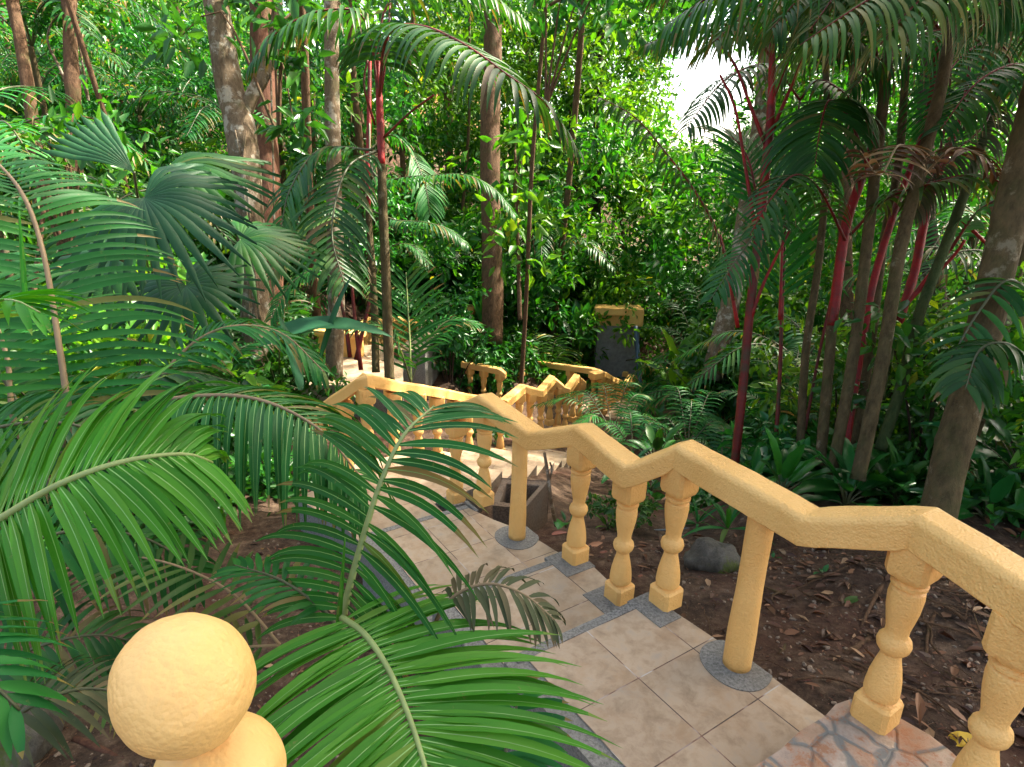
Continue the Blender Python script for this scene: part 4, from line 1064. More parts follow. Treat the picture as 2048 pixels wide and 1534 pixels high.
low('fern-like palm under the lower handrail at right', 1330, 820, -2.0, [(1250, 770, .5), (1330, 740, 1), (1410, 780, .5), (1280, 820, -.2)], .4, .026, L_MID, 91)
low('shiny low palm right of the front rail peak', 1440, 960, -.9, [(1360, 880, .2), (1440, 850, .6), (1510, 900, .2), (1390, 940, -.2)], .26, .022, L_DARK, 92)
low('dark palm seedling under the red stem', 1560, 900, -.7, [(1500, 690, .5), (1600, 690, .4), (1660, 740, 0), (1540, 760, -.3), (1450, 780, .2), (1630, 830, -.4)], .34, .026, L_DARK, 83)
low('feathery dark palm in front of the thin forest trees at right', 1420, 780, -1.6, [(1300, 590, 1), (1360, 560, 1.5), (1450, 620, 1.2), (1500, 690, .8), (1290, 650, .6)], .42, .03, L_DARK, 84)
low('pale green palm just above the handrail with the square block', 1085, 780, -2.3, [(1010, 690, .5), (1060, 660, 1), (1150, 700, .6), (1190, 740, 0), (1130, 670, 1.2), (1030, 740, -.3)], .6, .035, L_SUN, 85)
low('dark palm in the thicket left of the pale trunk', 560, 800, -.95, [(430, 640, .5), (520, 610, 1), (620, 640, .8), (670, 720, .3), (470, 730, -.4), (590, 580, 1.4)], .5, .032, L_DARK, 86)
low('mid green palm low on the left between fan palm and rail', 430, 850, -.75, [(300, 700, .3), (400, 640, .8), (520, 680, .5), (560, 780, 0), (340, 760, -.3)], .42, .028, L_MID, 87)
low('grassy palm tuft on the far right beside the big trunk', 1990, 1010, -.3, [(1880, 880, .4), (1960, 850, .5), (2060, 880, .2), (1900, 960, -.2)], .3, .03, L_MID, 88)
low('upright palm at the right edge behind the thick stems', 1940, 860, -.9, [(1840, 560, 1), (1930, 540, 1.5), (2040, 600, 1), (1880, 700, .4), (2000, 480, 1.6)], .6, .034, L_MID, 89)

# ------------------------------------------------------------------ leaf clouds
def leaf_cloud(C, rad, nper, size, seed, flat=.7, droopy=.5, shape=.42):
    """leaves scattered in blobs: C (k,3) blob centres, rad (k,) radii -> verts, tris, rnd"""
    g = np.random.default_rng(seed)
    C = np.repeat(np.asarray(C, float), nper, 0); r = np.repeat(np.asarray(rad, float), nper)
    n = len(C)
    d = g.normal(size=(n, 3)); d /= np.linalg.norm(d, axis=1)[:, None]
    rr = r * g.uniform(.25, 1, n) ** .6
    off = d * rr[:, None]; off[:, 2] *= flat
    P = C + off
    A = d + g.normal(size=(n, 3)) * .8; A[:, 2] -= droopy * g.uniform(0, 1.2, n)
    A /= np.linalg.norm(A, axis=1)[:, None]
    Nn = g.normal(size=(n, 3)) * .7 + np.array([0, 0, 1.0]) + d * .5
    S = np.cross(A, Nn); S /= np.linalg.norm(S, axis=1)[:, None] + 1e-9
    Nn = np.cross(S, A)
    sz = size * g.uniform(.6, 1.3, n)
    ln = sz[:, None]; wd = (sz * shape * g.uniform(.8, 1.2, n))[:, None]
    v0 = P; tip = P + A * ln - Nn * ln * .12
    m1 = P + A * ln * .38 + Nn * ln * .05
    l1 = m1 + S * wd * .5 + Nn * wd * .14; r1 = m1 - S * wd * .5 + Nn * wd * .14
    l2 = P + A * ln * .72 + S * wd * .34 + Nn * ln * .0; r2 = P + A * ln * .72 - S * wd * .34
    Vv = np.stack([v0, l1, l2, tip, r2, r1], 1).reshape(-1, 3)
    b = np.arange(n)[:, None] * 6
    F = np.concatenate([b + np.array([[0, 1, 2, 3]]), b + np.array([[0, 3, 4, 5]])], 0)
    clump = np.repeat(g.uniform(0, 1, n // nper), nper)
    rnd = np.clip(g.uniform(0, 1, n) * .6 + clump * .4, 0, 1)
    return Vv, F, np.concatenate([rnd, rnd])

# variants of an undergrowth shrub
def shrub_mesh(seed, h, spread, nblob, nper, size, mat, shape=.42, name='foliage'):
    g = np.random.default_rng(seed)
    C = np.stack([g.normal(0, spread * .45, nblob), g.normal(0, spread * .45, nblob), g.uniform(.12, 1, nblob) ** .8 * h], 1)
    C[:, :2] *= (1.15 - .5 * C[:, 2:3] / h)
    V, F, rr = leaf_cloud(C, g.uniform(.12, .26, nblob) * spread * 1.1, nper, size, seed, .8, .6, shape)
    me = np_mesh(name, V, F, mat, rnd=rr)
    # twigs
    mb = MB()
    random.seed(seed)
    for c in C[:max(5, nblob // 3)]:
        c = Vector(c); tube(mb, [(c.x * .1, c.y * .1, -.2), (c.x * .5, c.y * .5, c.z * .6), tuple(c)], (.014, .005), 5, n=6, cap=False)
    tw = mb.build('stem', B_DARK, None)
    return me, tw
protos = []
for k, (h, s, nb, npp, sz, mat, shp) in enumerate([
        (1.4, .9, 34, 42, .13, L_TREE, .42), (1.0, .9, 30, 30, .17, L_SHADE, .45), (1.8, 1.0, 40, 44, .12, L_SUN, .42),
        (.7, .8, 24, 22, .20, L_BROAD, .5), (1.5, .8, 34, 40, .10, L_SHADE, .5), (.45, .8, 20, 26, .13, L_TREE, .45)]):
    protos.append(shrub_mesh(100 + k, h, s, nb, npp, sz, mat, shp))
used = [False] * len(protos)
KIND = [('leafy_shrub', 'mid green small-leaved shrub in the forest undergrowth'), ('dark_shrub', 'dark green shrub with long leaves in the forest undergrowth'), ('tall_shrub', 'tall light green shrub in the forest undergrowth'),
        ('broadleaf_shrub', 'low glossy broad-leaved shrub on the forest floor'), ('sapling', 'dark small-leaved sapling in the undergrowth'), ('low_shrub', 'knee-high mid green plant on the forest floor')]
def place(k, x, y, z, s, rz, label=None, group=None):
    nm, lb = KIND[k]
    t = thing(nm, label or lb, 'shrub', (x, y, z), None if label else (group or lb.replace(' in the ', ' of the ') + ' layer'))
    t.rotation_euler = (0, 0, rz); t.scale = (s, s, s)
    for src in protos[k]:
        if not used[k]: o = src
        else:
            o = src.copy(); COL.objects.link(o)
        o.parent = t
    used[k] = True
    return t
# where the stairs run: keep plants off
PATHS = [(UV(0, v)) for v in np.linspace(-6, 10, 24)] + [q0 + sd * .5 for q0, _ in steps] + [G(x, y, -.98) for x, y in ((620, 755), (680, 740), (740, 735), (790, 730), (740, 705), (700, 700))] + [Q(x, 760, d) for x, d in ((1180, 11.2), (1240, 12.4), (1280, 13.5), (1330, 14), (1380, 14))]
PA = np.array([(p[0], p[1]) for p in PATHS])
def clear(x, y, r): return (np.hypot(PA[:, 0] - x, PA[:, 1] - y) > r).all()
g = np.random.default_rng(77)
cnt = 0
placed = []
tries = 0
while cnt < 150 and tries < 6000:
    tries += 1
    a = R(g.uniform(-46, 46)); dist = g.uniform(5.2, 19) if g.random() < .75 else g.uniform(12, 22)
    x, y = math.sin(a) * dist, math.cos(a) * dist
    px, py, d = proj(x, y, ground(x, y))
    if not clear(x, y, .95 + .02 * dist): continue
    if y < 6.5 and x > -3.2 and x < 3.2: continue
    # keep sight lines to the lower rails open
    if 1130 < px < 1420 and 4.5 < y < 11.5 : continue
    if 590 < px < 965 and 4 < y < 15: continue
    if 900 < px < 1400 and 10 < y < 14.5 and g.random() < .9: continue
    if any(math.hypot(x - a_, y - b_) < .75 for a_, b_ in placed): continue
    k = int(g.choice([0, 1, 2, 3, 4, 5], p=[.22, .2, .18, .14, .16, .1]))
    s = g.uniform(.8, 1.35) * (1.0 if dist < 10 else 1.25)
    place(k, x, y, ground(x, y) - .05, s, g.uniform(0, 6.3))
    placed.append((x, y)); cnt += 1
# chosen shrubs
for k, px, py, z, s, lb in ((3, 1065, 690, -2.2, 1.1, 'glossy shrub just behind the lower handrail at centre'), (4, 900, 778, -1.75, 1.2, 'sapling with tiny dark leaves standing in front of the yellow wall'),
                            (1, 948, 782, -1.95, .85, 'bushy plant covering the short stretch of yellow rail left of the lower landing'), (0, 1010, 772, -2.1, .8, 'mid green shrub in front of the lower landing rail'),
                            (1, 985, 770, -2.0, 1.0, 'long-leaved bright shrub right of the tiny-leaved sapling'), (1, 1150, 690, -2.6, 1.2, 'drooping dark-leaved bush beside the grey wall'),
                            (5, 1245, 1040, -.5, .45, 'small bushy weed growing on the soil behind the second baluster'), (5, 1680, 985, -.55, .8, 'leafy weed at the foot of the palm clump'),
                            (3, 1560, 960, -.55, .6, 'glossy plant behind the long straight part of the front rail')):
    p = G(px, py, z)
    place(k, p.x, p.y, z, s, px, lb)

# big broad leaves (banana and taro like)
def blade(mb, A, d, L, W, droop, rollv=0, mi=0, K=9, notch=0):
    c = Vector(A); d = Vector(d).normalized()
    S = d.cross(Vector((0, 0, 1)))
    if S.length < .1: S = Vector((1, 0, 0))
    S.normalize(); S = Matrix.Rotation(rollv, 3, d) @ S
    rows = []
    for s in range(K + 1):
        x = s / K
        wv = W * (math.sin(math.pi * min(1, .06 + .94 * x) ** .8)) ** .75 * .5 + .001 if x < 1 else .002
        N = S.cross(d).normalized()
        w_ = .03 * W * math.sin(s * 2.4)
        rows += [c + S * wv + N * (wv * .30 + w_), c + S * wv * .5 + N * wv * .08, c, c - S * wv * .5 + N * wv * .08, c - S * wv + N * (wv * .30 - w_)]
        d = (d + Vector((0, 0, -1)) * droop / K * (0.3 + 1.4 * x)).normalized()
        c = c + d * L / K
    fs = []
    for s in range(K):
        for q in range(4):
            o = s * 5 + q
            fs.append((o, o + 1, o + 6, o + 5))
    mb.add(rows, fs, mi, random.random())
def broad(label, base, specs, mat=L_BROAD, name='broadleaf_plant', group=None, pet=M_RACHD):
    """specs: (azimuth deg, elevation deg, petiole length, leaf length, width, droop)"""
    t = thing(name, label, 'plant', base, group)
    for az, el, pl_, L, W, dr in specs:
        d = Vector((math.sin(R(az)) * math.cos(R(el)), math.cos(R(az)) * math.cos(R(el)), math.sin(R(el))))
        e = Vector(base) + d * pl_
        mb = MB(); blade(mb, e, (d + Vector((0, 0, -.35))).normalized(), L, W, dr, random.uniform(-.4, .4))
        mb.build('leaf', mat, t)
        if pl_ > .05:
            m2 = MB(); tube(m2, [Vector(base), Vector(base) + d * pl_ * .5 + Vector((0, 0, .02)), e], (.008, .005), 6, n=6); m2.build('petiole', pet, t)
    return t
random.seed(9)
def rspec(n, pl_, L, W, el=(25, 75), dr=(.5, 1.2)):
    return [(360 * i / n + random.uniform(-25, 25), random.uniform(*el), pl_ * random.uniform(.7, 1.2), L * random.uniform(.75, 1.15), W * random.uniform(.8, 1.15), random.uniform(*dr)) for i in range(n)]
broad('plant with lobed dark leaves at the foot of the palm clump, touching the front rail', G(1620, 985, -.45), rspec(9, .22, .42, .20))
broad('broad-leaved plant below the leaning palm stems', G(1730, 1000, -.35), rspec(9, .2, .45, .2))
broad('strap-leaved plant behind the third baluster', G(1455, 1060, -.3), rspec(11, .02, .42, .035, (35, 80), (.8, 1.6)), L_MID)
broad('large-leaved plant at the right edge', G(2040, 960, .0), rspec(9, .35, .42, .17), L_BROAD)
broad('big taro-like plant right of the lower railings', G(1360, 830, -2.0), rspec(8, .7, .75, .42, (50, 85), (.5, 1.2)), L_SUN)
broad('upright banana-leaved plant behind the red palm stem', G(1430, 830, -1.7), rspec(8, .5, .8, .34, (45, 80), (.5, 1.1)), L_BROAD)
broad('seedling with one round leaf beside the dark stick', G(1132, 1055, -.3), [(200, 50, .09, .17, .12, .9), (80, 60, .06, .09, .05, .6), (320, 70, .05, .07, .04, .6)], L_BROAD)
for i, (px, py, lb, n_, a_, b_, c_, m_) in enumerate((
        (1500, 985, 'leafy plant just behind the long straight part of the front rail', 12, .16, .26, .09, L_BROAD), (1560, 1000, 'lobed dark plant behind the round post', 10, .18, .36, .13, L_SHADE),
        (1690, 1015, 'spreading dark plant behind the flat part of the front rail', 12, .18, .4, .13, L_BROAD), (1790, 1010, 'dark glossy plant left of the big leaning trunk', 12, .15, .36, .12, L_SHADE),
        (1970, 1040, 'leafy plant right of the big leaning trunk', 12, .15, .34, .11, L_BROAD), (1840, 990, 'plant with narrow leaves behind the big leaning trunk', 14, .1, .42, .05, L_MID),
        (1230, 1020, 'narrow-leaved weed between the first two balusters', 14, .04, .16, .016, L_MID), (1395, 1050, 'tufted weed behind the mossy rock', 12, .03, .24, .022, L_MID),
        (1215, 1060, 'little fan-shaped weed behind the first baluster', 12, .05, .12, .02, L_SUN), (1545, 1120, 'small green seedling in the bare soil right of the round post', 6, .02, .05, .02, L_BROAD),
        (1645, 1150, 'two-leaved seedling beside a dry leaf', 4, .02, .05, .022, L_BROAD), (1300, 985, 'low weed behind the valley of the front rail', 12, .08, .18, .05, L_BROAD))):
    broad(lb, hit(px, py), rspec(n_, a_, b_, c_, (20, 80)), m_)
t = thing('broadleaf_plant', 'long blue-green blade leaves arching right, in front of the low yellow wall', 'plant', hit(560, 800))
for (x0, y0, x1, y1, d_, W_) in ((560, 655, 770, 680, 5.6, .17), (520, 690, 660, 655, 5.5, .2), (640, 720, 700, 560, 5.6, .06), (500, 640, 380, 700, 5.4, .18), (600, 780, 560, 640, 5.3, .15)):
    A_, B_ = Q(x0, y0, d_), Q(x1, y1, d_)
    mb = MB(); blade(mb, A_, (B_ - A_) + Vector((0, 0, .25 * (B_ - A_).length)), (B_ - A_).length * 1.08, W_, .55, .5, K=12); mb.build('leaf', L_BLUE, t)
    m2 = MB(); tube(m2, [t.location, t.location.lerp(A_, .6) + Vector((0, 0, .1)), A_], (.012, .006), 6, n=8); m2.build('petiole', M_RACHD, t)
broad('bushy glossy plant on the bare bank right of the planter', G(1250, 960, -.95), rspec(12, .22, .26, .09, (25, 80)), L_BROAD)
broad('low leafy plant between the ferny tufts', G(1310, 930, -1.0), rspec(12, .25, .3, .10, (25, 80)), L_SHADE)
broad('pale green leafy plant at the left of the grey wall', G(1150, 730, -2.3), rspec(14, .6, .55, .16, (30, 80)), L_SUN)
broad('mid green bush of long leaves hiding the end of the lower rail', G(1030, 740, -2.0), rspec(14, .4, .45, .14, (30, 80)), L_MID)
broad('leafy plant between the two left palms', G(480, 870, -.75), rspec(9, .3, .4, .13), L_BROAD)
broad('glossy plant to the right of the lower corner block', G(1290, 830, -2.3), rspec(9, .35, .5, .22, (30, 80)), L_BROAD)
broad('dark leaved plant by the grey wall', G(1205, 705, -2.5), rspec(12, .6, .7, .2, (30, 80)), L_DARK)
broad('red-leaved plant by the grey wall', G(1222, 700, -2.3), rspec(5, .6, .8, .26, (55, 80), (.3, .8)), plain('maroon_leaf', (.07, .02, .02), .4))
for i, (px, py, z) in enumerate(((60, 900, -.5), (250, 960, -.6), (560, 760, -1.0), (1120, 640, -1.8), (1010, 620, -1.7), (1330, 640, -1.9), (1820, 880, -.7), (1900, 780, -.9), (1560, 800, -1.2), (1650, 760, -1.3), (1760, 720, -1.3))):
    broad('broad-leaved plant low in the forest shade', G(px, py, z), rspec(10, .4, .55, .17, (25, 80)), [L_BROAD, L_MID, L_SHADE][i % 3], group='broad-leaved plants of the forest shade')

# ------------------------------------------------------------------ trees
def tree(label, trunk_specs, mat, crown=None, name='tree', lm=L_TREE, seed=1, size=.16, nper=46, limbs=True, group=None, cat='tree'):
    """trunk_specs: list of (pixel polyline with depth, radii) ; crown: list of (px,py,depth,rad)"""
    P0 = Q(*trunk_specs[0][0][0])
    t = thing(name, label, cat, P0, group)
    for i, (pts, rad) in enumerate(trunk_specs):
        mb = MB(); tube(mb, QQ(*pts), rad, 16 if i == 0 else 12, n=40, wob=.16)
        mb.build('trunk' if i == 0 else 'limb', mat, t)
    if crown:
        random.seed(seed)
        tip = Q(*trunk_specs[0][0][-1])
        C = []; rad = []
        mb = MB()
        for (px, py, d, r) in crown:
            c = Q(px, py, d)
            if limbs: tube(mb, [tip - Vector((0, 0, 1.2)), tip.lerp(c, .5) + Vector((0, 0, .2)), c], (.022, .006), 6, n=8, cap=False)
            nb = max(4, int(9 * r * r))
            for _ in range(nb):
                v = Vector((random.gauss(0, 1), random.gauss(0, 1), random.gauss(0, .7))) * r * .55
                C.append(tuple(c + v - P0)); rad.append(random.uniform(.25, .5))
        V, F, rr = leaf_cloud(np.array(C), np.array(rad), nper, size, seed)
        np_mesh('crown', V, F, lm, t, rr)
        if limbs and mb.v: mb.build('branches', mat, t)
    return t
tree('forked tree with pale blotched bark and rooty vines, left of centre',
     [([(515, 760, 8.6), (512, 620, 8.5), (503, 480, 8.5), (490, 330, 8.5), (478, 240, 8.5), (462, 190, 8.5), (445, 90, 8.4), (425, -40, 8.4), (410, -200, 8.4)], (.24, .19, .18, .20, .165, .16, .15)),
      ([(482, 245, 8.5), (505, 190, 8.5), (530, 140, 8.5), (548, 80, 8.5), (560, -60, 8.5)], (.10, .09, .07, .06)),
      ([(500, 640, 8.3), (498, 480, 8.28), (486, 350, 8.28), (492, 260, 8.3)], (.03, .015, .02, .01)),
      ([(520, 640, 8.3), (505, 500, 8.3), (494, 380, 8.28), (470, 260, 8.3)], (.02, .015, .01)),
      ([(547, 640, 8.5), (548, 400, 8.5), (540, 100, 8.5)], (.015, .012))], B_PALE,
     [(380, -160, 8.6, 1.0), (480, -220, 8.4, 1.0), (600, -120, 8.8, .8)], name='forked_tree', seed=3)

tree('straight brown trunk at the centre of the picture', [([(985, 690, 12), (984, 500, 12), (980, 300, 12), (985, 100, 12), (990, -200, 12)], (.21, .185, .17, .165))], B_BROWN,
     [(900, -250, 12, 1.5), (1060, -260, 12, 1.5)], seed=4)
tree('slender pale spotted trunk between the forked tree and the red palm', [([(668, 760, 8.2), (672, 600, 8.2), (668, 380, 8.2), (664, 180, 8.2), (662, -100, 8.2)], (.11, .10, .09))], B_PALE,
     [(660, -160, 8.2, .8)], seed=5)
tree('reddish trunk rising behind the forked tree', [([(545, 700, 10.6), (535, 400, 10.6), (525, 100, 10.6), (520, -150, 10.6)], (.22, .2, .19))], B_RED, [(520, -200, 10.6, 1)], seed=6)
tree('brown trunk leaning at the top left corner', [([(85, 420, 9.5), (60, 205, 9.5), (42, 90, 9.5), (12, -60, 9.5)], (.10, .085, .08))], B_BROWN, [(0, -160, 9.5, .9)], seed=7)
tree('speckled brown trunk near the top left corner', [([(150, 420, 9.8), (148, 240, 9.8), (142, 100, 9.8), (133, -80, 9.8)], (.12, .105, .095))], B_BROWN, [(150, -170, 9.8, .9)], seed=8)
tree('thin bent sapling between the two top left trunks', [([(160, 260, 10), (125, 150, 10), (95, 80, 10), (115, 32, 10), (150, 38, 10)], (.025, .02, .01))], B_PALE, [(150, 40, 10.5, .4), (100, 30, 10.5, .4)], seed=9, name='sapling', cat='sapling')
tree('grey leaning trunk below the patch of sky', [([(1420, 760, 9.5), (1462, 600, 9.5), (1490, 440, 9.5), (1515, 280, 9.5), (1530, 160, 9.5), (1545, -60, 9.5)], (.15, .13, .12, .10))], B_PALE, [(1600, -60, 9.5, .9), (1650, 40, 10, .8)], seed=10)
tree('twin dark slender trunks right of the centre trunk', [([(1195, 560, 17), (1192, 400, 17), (1196, 250, 17), (1200, 60, 17), (1195, -60, 17)], (.15, .12, .10)), ([(1190, 470, 16.8), (1160, 400, 16.8), (1143, 340, 16.8), (1140, 200, 16.8)], (.07, .05, .03))], B_DARK,
     [(1200, 60, 17, 1.6), (1130, 160, 17, 1.2), (1250, 160, 17.5, 1.4)], seed=11, lm=L_SUN)
tree('thin reddish trunk deep in the wood left of the centre trunk', [([(905, 620, 18), (905, 480, 18), (900, 380, 18), (895, 150, 18)], (.14, .11))], B_RED, [(890, 120, 18, 1.6)], seed=12, lm=L_SUN)
tree('thin grey trunk deep in the wood beside the reddish one', [([(925, 600, 19), (930, 460, 19), (935, 250, 19)], (.10, .08))], B_BROWN, [(940, 210, 19, 1.4)], seed=13, lm=L_SUN)
tree('slim dark trunk in the wood just right of centre', [([(1088, 580, 18), (1086, 420, 18), (1080, 250, 18)], (.08, .06))], B_DARK, [(1090, 220, 18, 1.3)], seed=14, lm=L_SUN)
tree('slim trunk leaning right in the sunlit wood', [([(1255, 560, 17), (1240, 420, 17), (1225, 300, 17)], (.07, .05))], B_RED, [(1220, 260, 17, 1.2)], seed=15, lm=L_SUN)
tree('pale trunk deep in the wood on the left', [([(330, 420, 18), (345, 300, 18), (335, 180, 18), (322, 60, 18), (300, -60, 18)], (.12, .10, .08))], B_PALE, [(320, 20, 18, 1.4)], seed=16, lm=L_SUN)
tree('dark trunk behind the leaning palm stems', [([(1900, 760, 8), (1860, 500, 8), (1850, 250, 8), (1870, -80, 8)], (.12, .10, .08))], B_DARK, [(1900, 60, 8.6, 1.0), (1980, 200, 8.6, .9)], seed=17)
tree('brown trunk seen between red stems at the right', [([(1700, 720, 9), (1690, 500, 9), (1700, 300, 9), (1720, 60, 9)], (.10, .08))], B_BROWN, [(1690, 100, 9.5, .9), (1800, 120, 9.6, .9)], seed=18)
tree('young tree with oval leaves above the left feather palm', [([(60, 640, 6.0), (80, 480, 6.0), (100, 330, 6.0)], (.03, .015))], B_BROWN,
     [(40, 270, 6.0, .3), (110, 300, 6.0, .3), (180, 290, 6.0, .3), (250, 330, 6.0, .25), (150, 370, 6.0, .3), (10, 330, 6.0, .3), (200, 240, 6.4, .25)], seed=22, lm=L_TREE, size=.15, nper=12)
tree('large-leaved light green tree beside the centre trunk', [([(1040, 640, 11), (1035, 450, 11), (1030, 300, 11)], (.04, .02))], B_BROWN,
     [(1030, 280, 11, .45), (1045, 360, 11, .4), (1040, 440, 11, .4), (1070, 510, 11, .4)], seed=19, lm=L_SUN, size=.26, nper=14)
tree('young tree hanging big dark leaves beside the forked trunk', [([(640, -160, 7.9), (600, 0, 7.7), (540, 60, 7.5)], (.025, .012))], B_BROWN,
     [(365, 70, 7.8, .2), (560, 20, 7.4, .3), (605, 120, 7.4, .28), (590, 260, 7.6, .2)], seed=20, lm=L_SHADE, size=.27, nper=9)
tree('tree overhanging the top centre with large glossy leaves', [([(1330, -300, 8), (1260, -120, 8), (1180, -40, 8), (1100, 10, 8)], (.05, .02))], B_BROWN,
     [(1150, 0, 8, .4), (1220, 30, 8, .45), (1080, 20, 8.2, .4), (1290, 10, 8.2, .4)], seed=21, lm=L_SHADE, size=.24, nper=10)

# crowns over the stairs, above the picture, that keep the foreground in shade
def canopy(label, x, y, h, r, seed, nb=46):
    z0 = ground(x, y)
    t = thing('canopy_tree', label, 'tree', (x, y, z0))
    mb = MB(); tube(mb, [(x, y, z0 - .2), (x + .2, y + .1, z0 + h * .5), (x, y, h)], (.22, .18, .12), 12, n=14, wob=.15); mb.build('trunk', B_BROWN, t)
    g = np.random.default_rng(seed)
    C = np.stack([g.normal(0, r * .5, nb), g.normal(0, r * .5, nb), h - z0 + g.normal(0, .7, nb)], 1)
    V, F, rr = leaf_cloud(C, g.uniform(.6, 1.1, nb), 90, .26, seed)
    np_mesh('crown', V, F, L_TREE, t, rr)
canopy('tall tree on the right whose crown shades the steps from above', 7.6, 3.2, 8.6, 3.4, 301, 170)
canopy('tree right of the round post, its crown high over the steps', 6.0, 5.4, 8.8, 2.8, 306, 130)
canopy('tall tree behind the right palm clump shading the lower flight', 8.0, 7.8, 9.4, 3.4, 302, 62)
canopy('tree above the near landing, out of the picture at the top', 4.2, .6, 8.2, 3.0, 303, 150)
canopy('tree beside the flagstone landing, right of the picture', 9.5, -1.5, 9.0, 3.2, 304, 90)

# feather palms and big-leaved plants standing about the wood, copied from a few of each kind
def copy_tree(o, parent=None):
    c = o.copy(); COL.objects.link(c)
    if parent is not None: c.parent = parent
    for ch in list(o.children): copy_tree(ch, c)
    return c
def palm_proto(seed, nf, L, lf, hgt, mat):
    random.seed(seed)
    t = palm('green feather palm standing in the shade of the wood', at=(0, 0, 0), name='feather_palm', group='feather palms of the wood')
    if hgt > .5:
        mb = MB(); tube(mb, [(0, 0, -.3), (.03, 0, hgt * .5), (0, .02, hgt)], (.05, .04), 10, n=24, rings=5); mb.build('stem', B_PALM, t)
    for i in range(nf):
        az = math.tau * i / nf + random.uniform(-.3, .3); el = random.uniform(.6, 1.35); L_ = L * random.uniform(.8, 1.15)
        h = Vector((math.sin(az), math.cos(az), 0)); b = Vector((0, 0, hgt))
        pts = [b, b + h * L_ * .25 * math.cos(el) + Vector((0, 0, L_ * .32 * math.sin(el))), b + h * L_ * .55 + Vector((0, 0, L_ * .42 * math.sin(el))), b + h * L_ * .95 + Vector((0, 0, L_ * (.42 * math.sin(el) - .28)))]
        frond(pts, lf, 24, .035, 1.0, (10, 45), .12, 0, mat, None, t, .012, .18, segs=5)
    return t
g = np.random.default_rng(91)
pz = [palm_proto(701, 9, 1.9, .55, 0.0, L_MID), palm_proto(702, 8, 1.6, .5, 1.6, L_DARK), palm_proto(703, 10, 1.3, .42, .0, L_SHADE), palm_proto(704, 8, 2.1, .6, 2.6, L_MID)]
LBP = ['mid green stemless feather palm in the shade of the wood', 'dark feather palm on a short stem in the wood', 'small deep green feather palm low in the wood', 'feather palm on a tall stem in the wood']
GRP = ['stemless feather palms of the wood', 'dark short-stemmed palms of the wood', 'small feather palms of the wood', 'tall-stemmed feather palms of the wood']
firsts = [True] * 4
spots = []
tr = 0
while len(spots) < 46 and tr < 4000:
    tr += 1
    a = R(g.uniform(-44, 44)); dist = g.uniform(7.5, 19)
    x, y = math.sin(a) * dist, math.cos(a) * dist
    px = proj(x, y, 0)[0]
    if not clear(x, y, 1.5): continue
    if 590 < px < 965 and y < 14.5: continue
    if 1000 < px < 1420 and y < 14.5: continue
    if any(math.hypot(x - p_[0], y - p_[1]) < 1.1 for p_ in spots): continue
    k = int(g.integers(0, 4)); spots.append((x, y))
    if k in (1, 3) and 1250 < px < 1560: k = 2
    o = pz[k] if firsts[k] else copy_tree(pz[k])
    firsts[k] = False
    o['label'] = LBP[k]; o['group'] = GRP[k]
    o.location = (x, y, ground(x, y)); o.rotation_euler = (0, 0, g.uniform(0, 6.3)); s_ = g.uniform(.8, 1.25); o.scale = (s_, s_, s_)
random.seed(17)
bp = broad('tall plant with big paddle leaves in the wood', (0, 0, 0), rspec(9, .7, .85, .30, (45, 85), (.4, 1.1)), L_BROAD, 'paddle_leaf_plant', 'paddle-leaved plants of the wood')
nb_ = 0; tr = 0
while nb_ < 22 and tr < 3000:
    tr += 1
    a = R(g.uniform(-42, 42)); dist = g.uniform(7.5, 16)
    x, y = math.sin(a) * dist, math.cos(a) * dist
    px = proj(x, y, 0)[0]
    if not clear(x, y, 1.3) or (590 < px < 965 and y < 14.5) or (1000 < px < 1420 and y < 13.5): continue
    if any(math.hypot(x - p_[0], y - p_[1]) < .7 for p_ in spots): continue
    spots.append((x, y))
    o = bp if nb_ == 0 else copy_tree(bp)
    o.location = (x, y, ground(x, y)); o.rotation_euler = (0, 0, g.uniform(0, 6.3)); s_ = g.uniform(.8, 1.3); o.scale = (s_, s_, s_)
    nb_ += 1

# slender trunks deep in the wood
g = np.random.default_rng(55)
mb = MB(); tube(mb, [(0, 0, -.4), (.06, .03, 2.2), (-.05, .05, 4.6), (.12, 0, 7.2), (.05, -.1, 10)], (.075, .062, .05, .035), 10, n=30, wob=.22)
st0 = thing('slender_tree', 'slender bare trunk deep in the wood', 'tree', (0, 0, 0), 'slender trunks deep in the wood')
tr0 = mb.build('trunk', B_BROWN, st0)
k = 0
while k < 24:
    a = R(g.uniform(-40, 38)); dist = g.uniform(10.5, 21)
    x, y = math.sin(a) * dist, math.cos(a) * dist
    px = proj(x, y, 0)[0]
    if 1130 < px < 1500 or not clear(x, y, 1.2): continue
    o = st0 if k == 0 else copy_tree(st0)
    o.location = (x, y, ground(x, y)); s_ = g.uniform(.6, 1.5); o.scale = (s_, s_, g.uniform(.9, 1.2)); o.rotation_euler = (g.uniform(-.1, .1), g.uniform(-.12, .12), g.uniform(0, 6.3)); k += 1

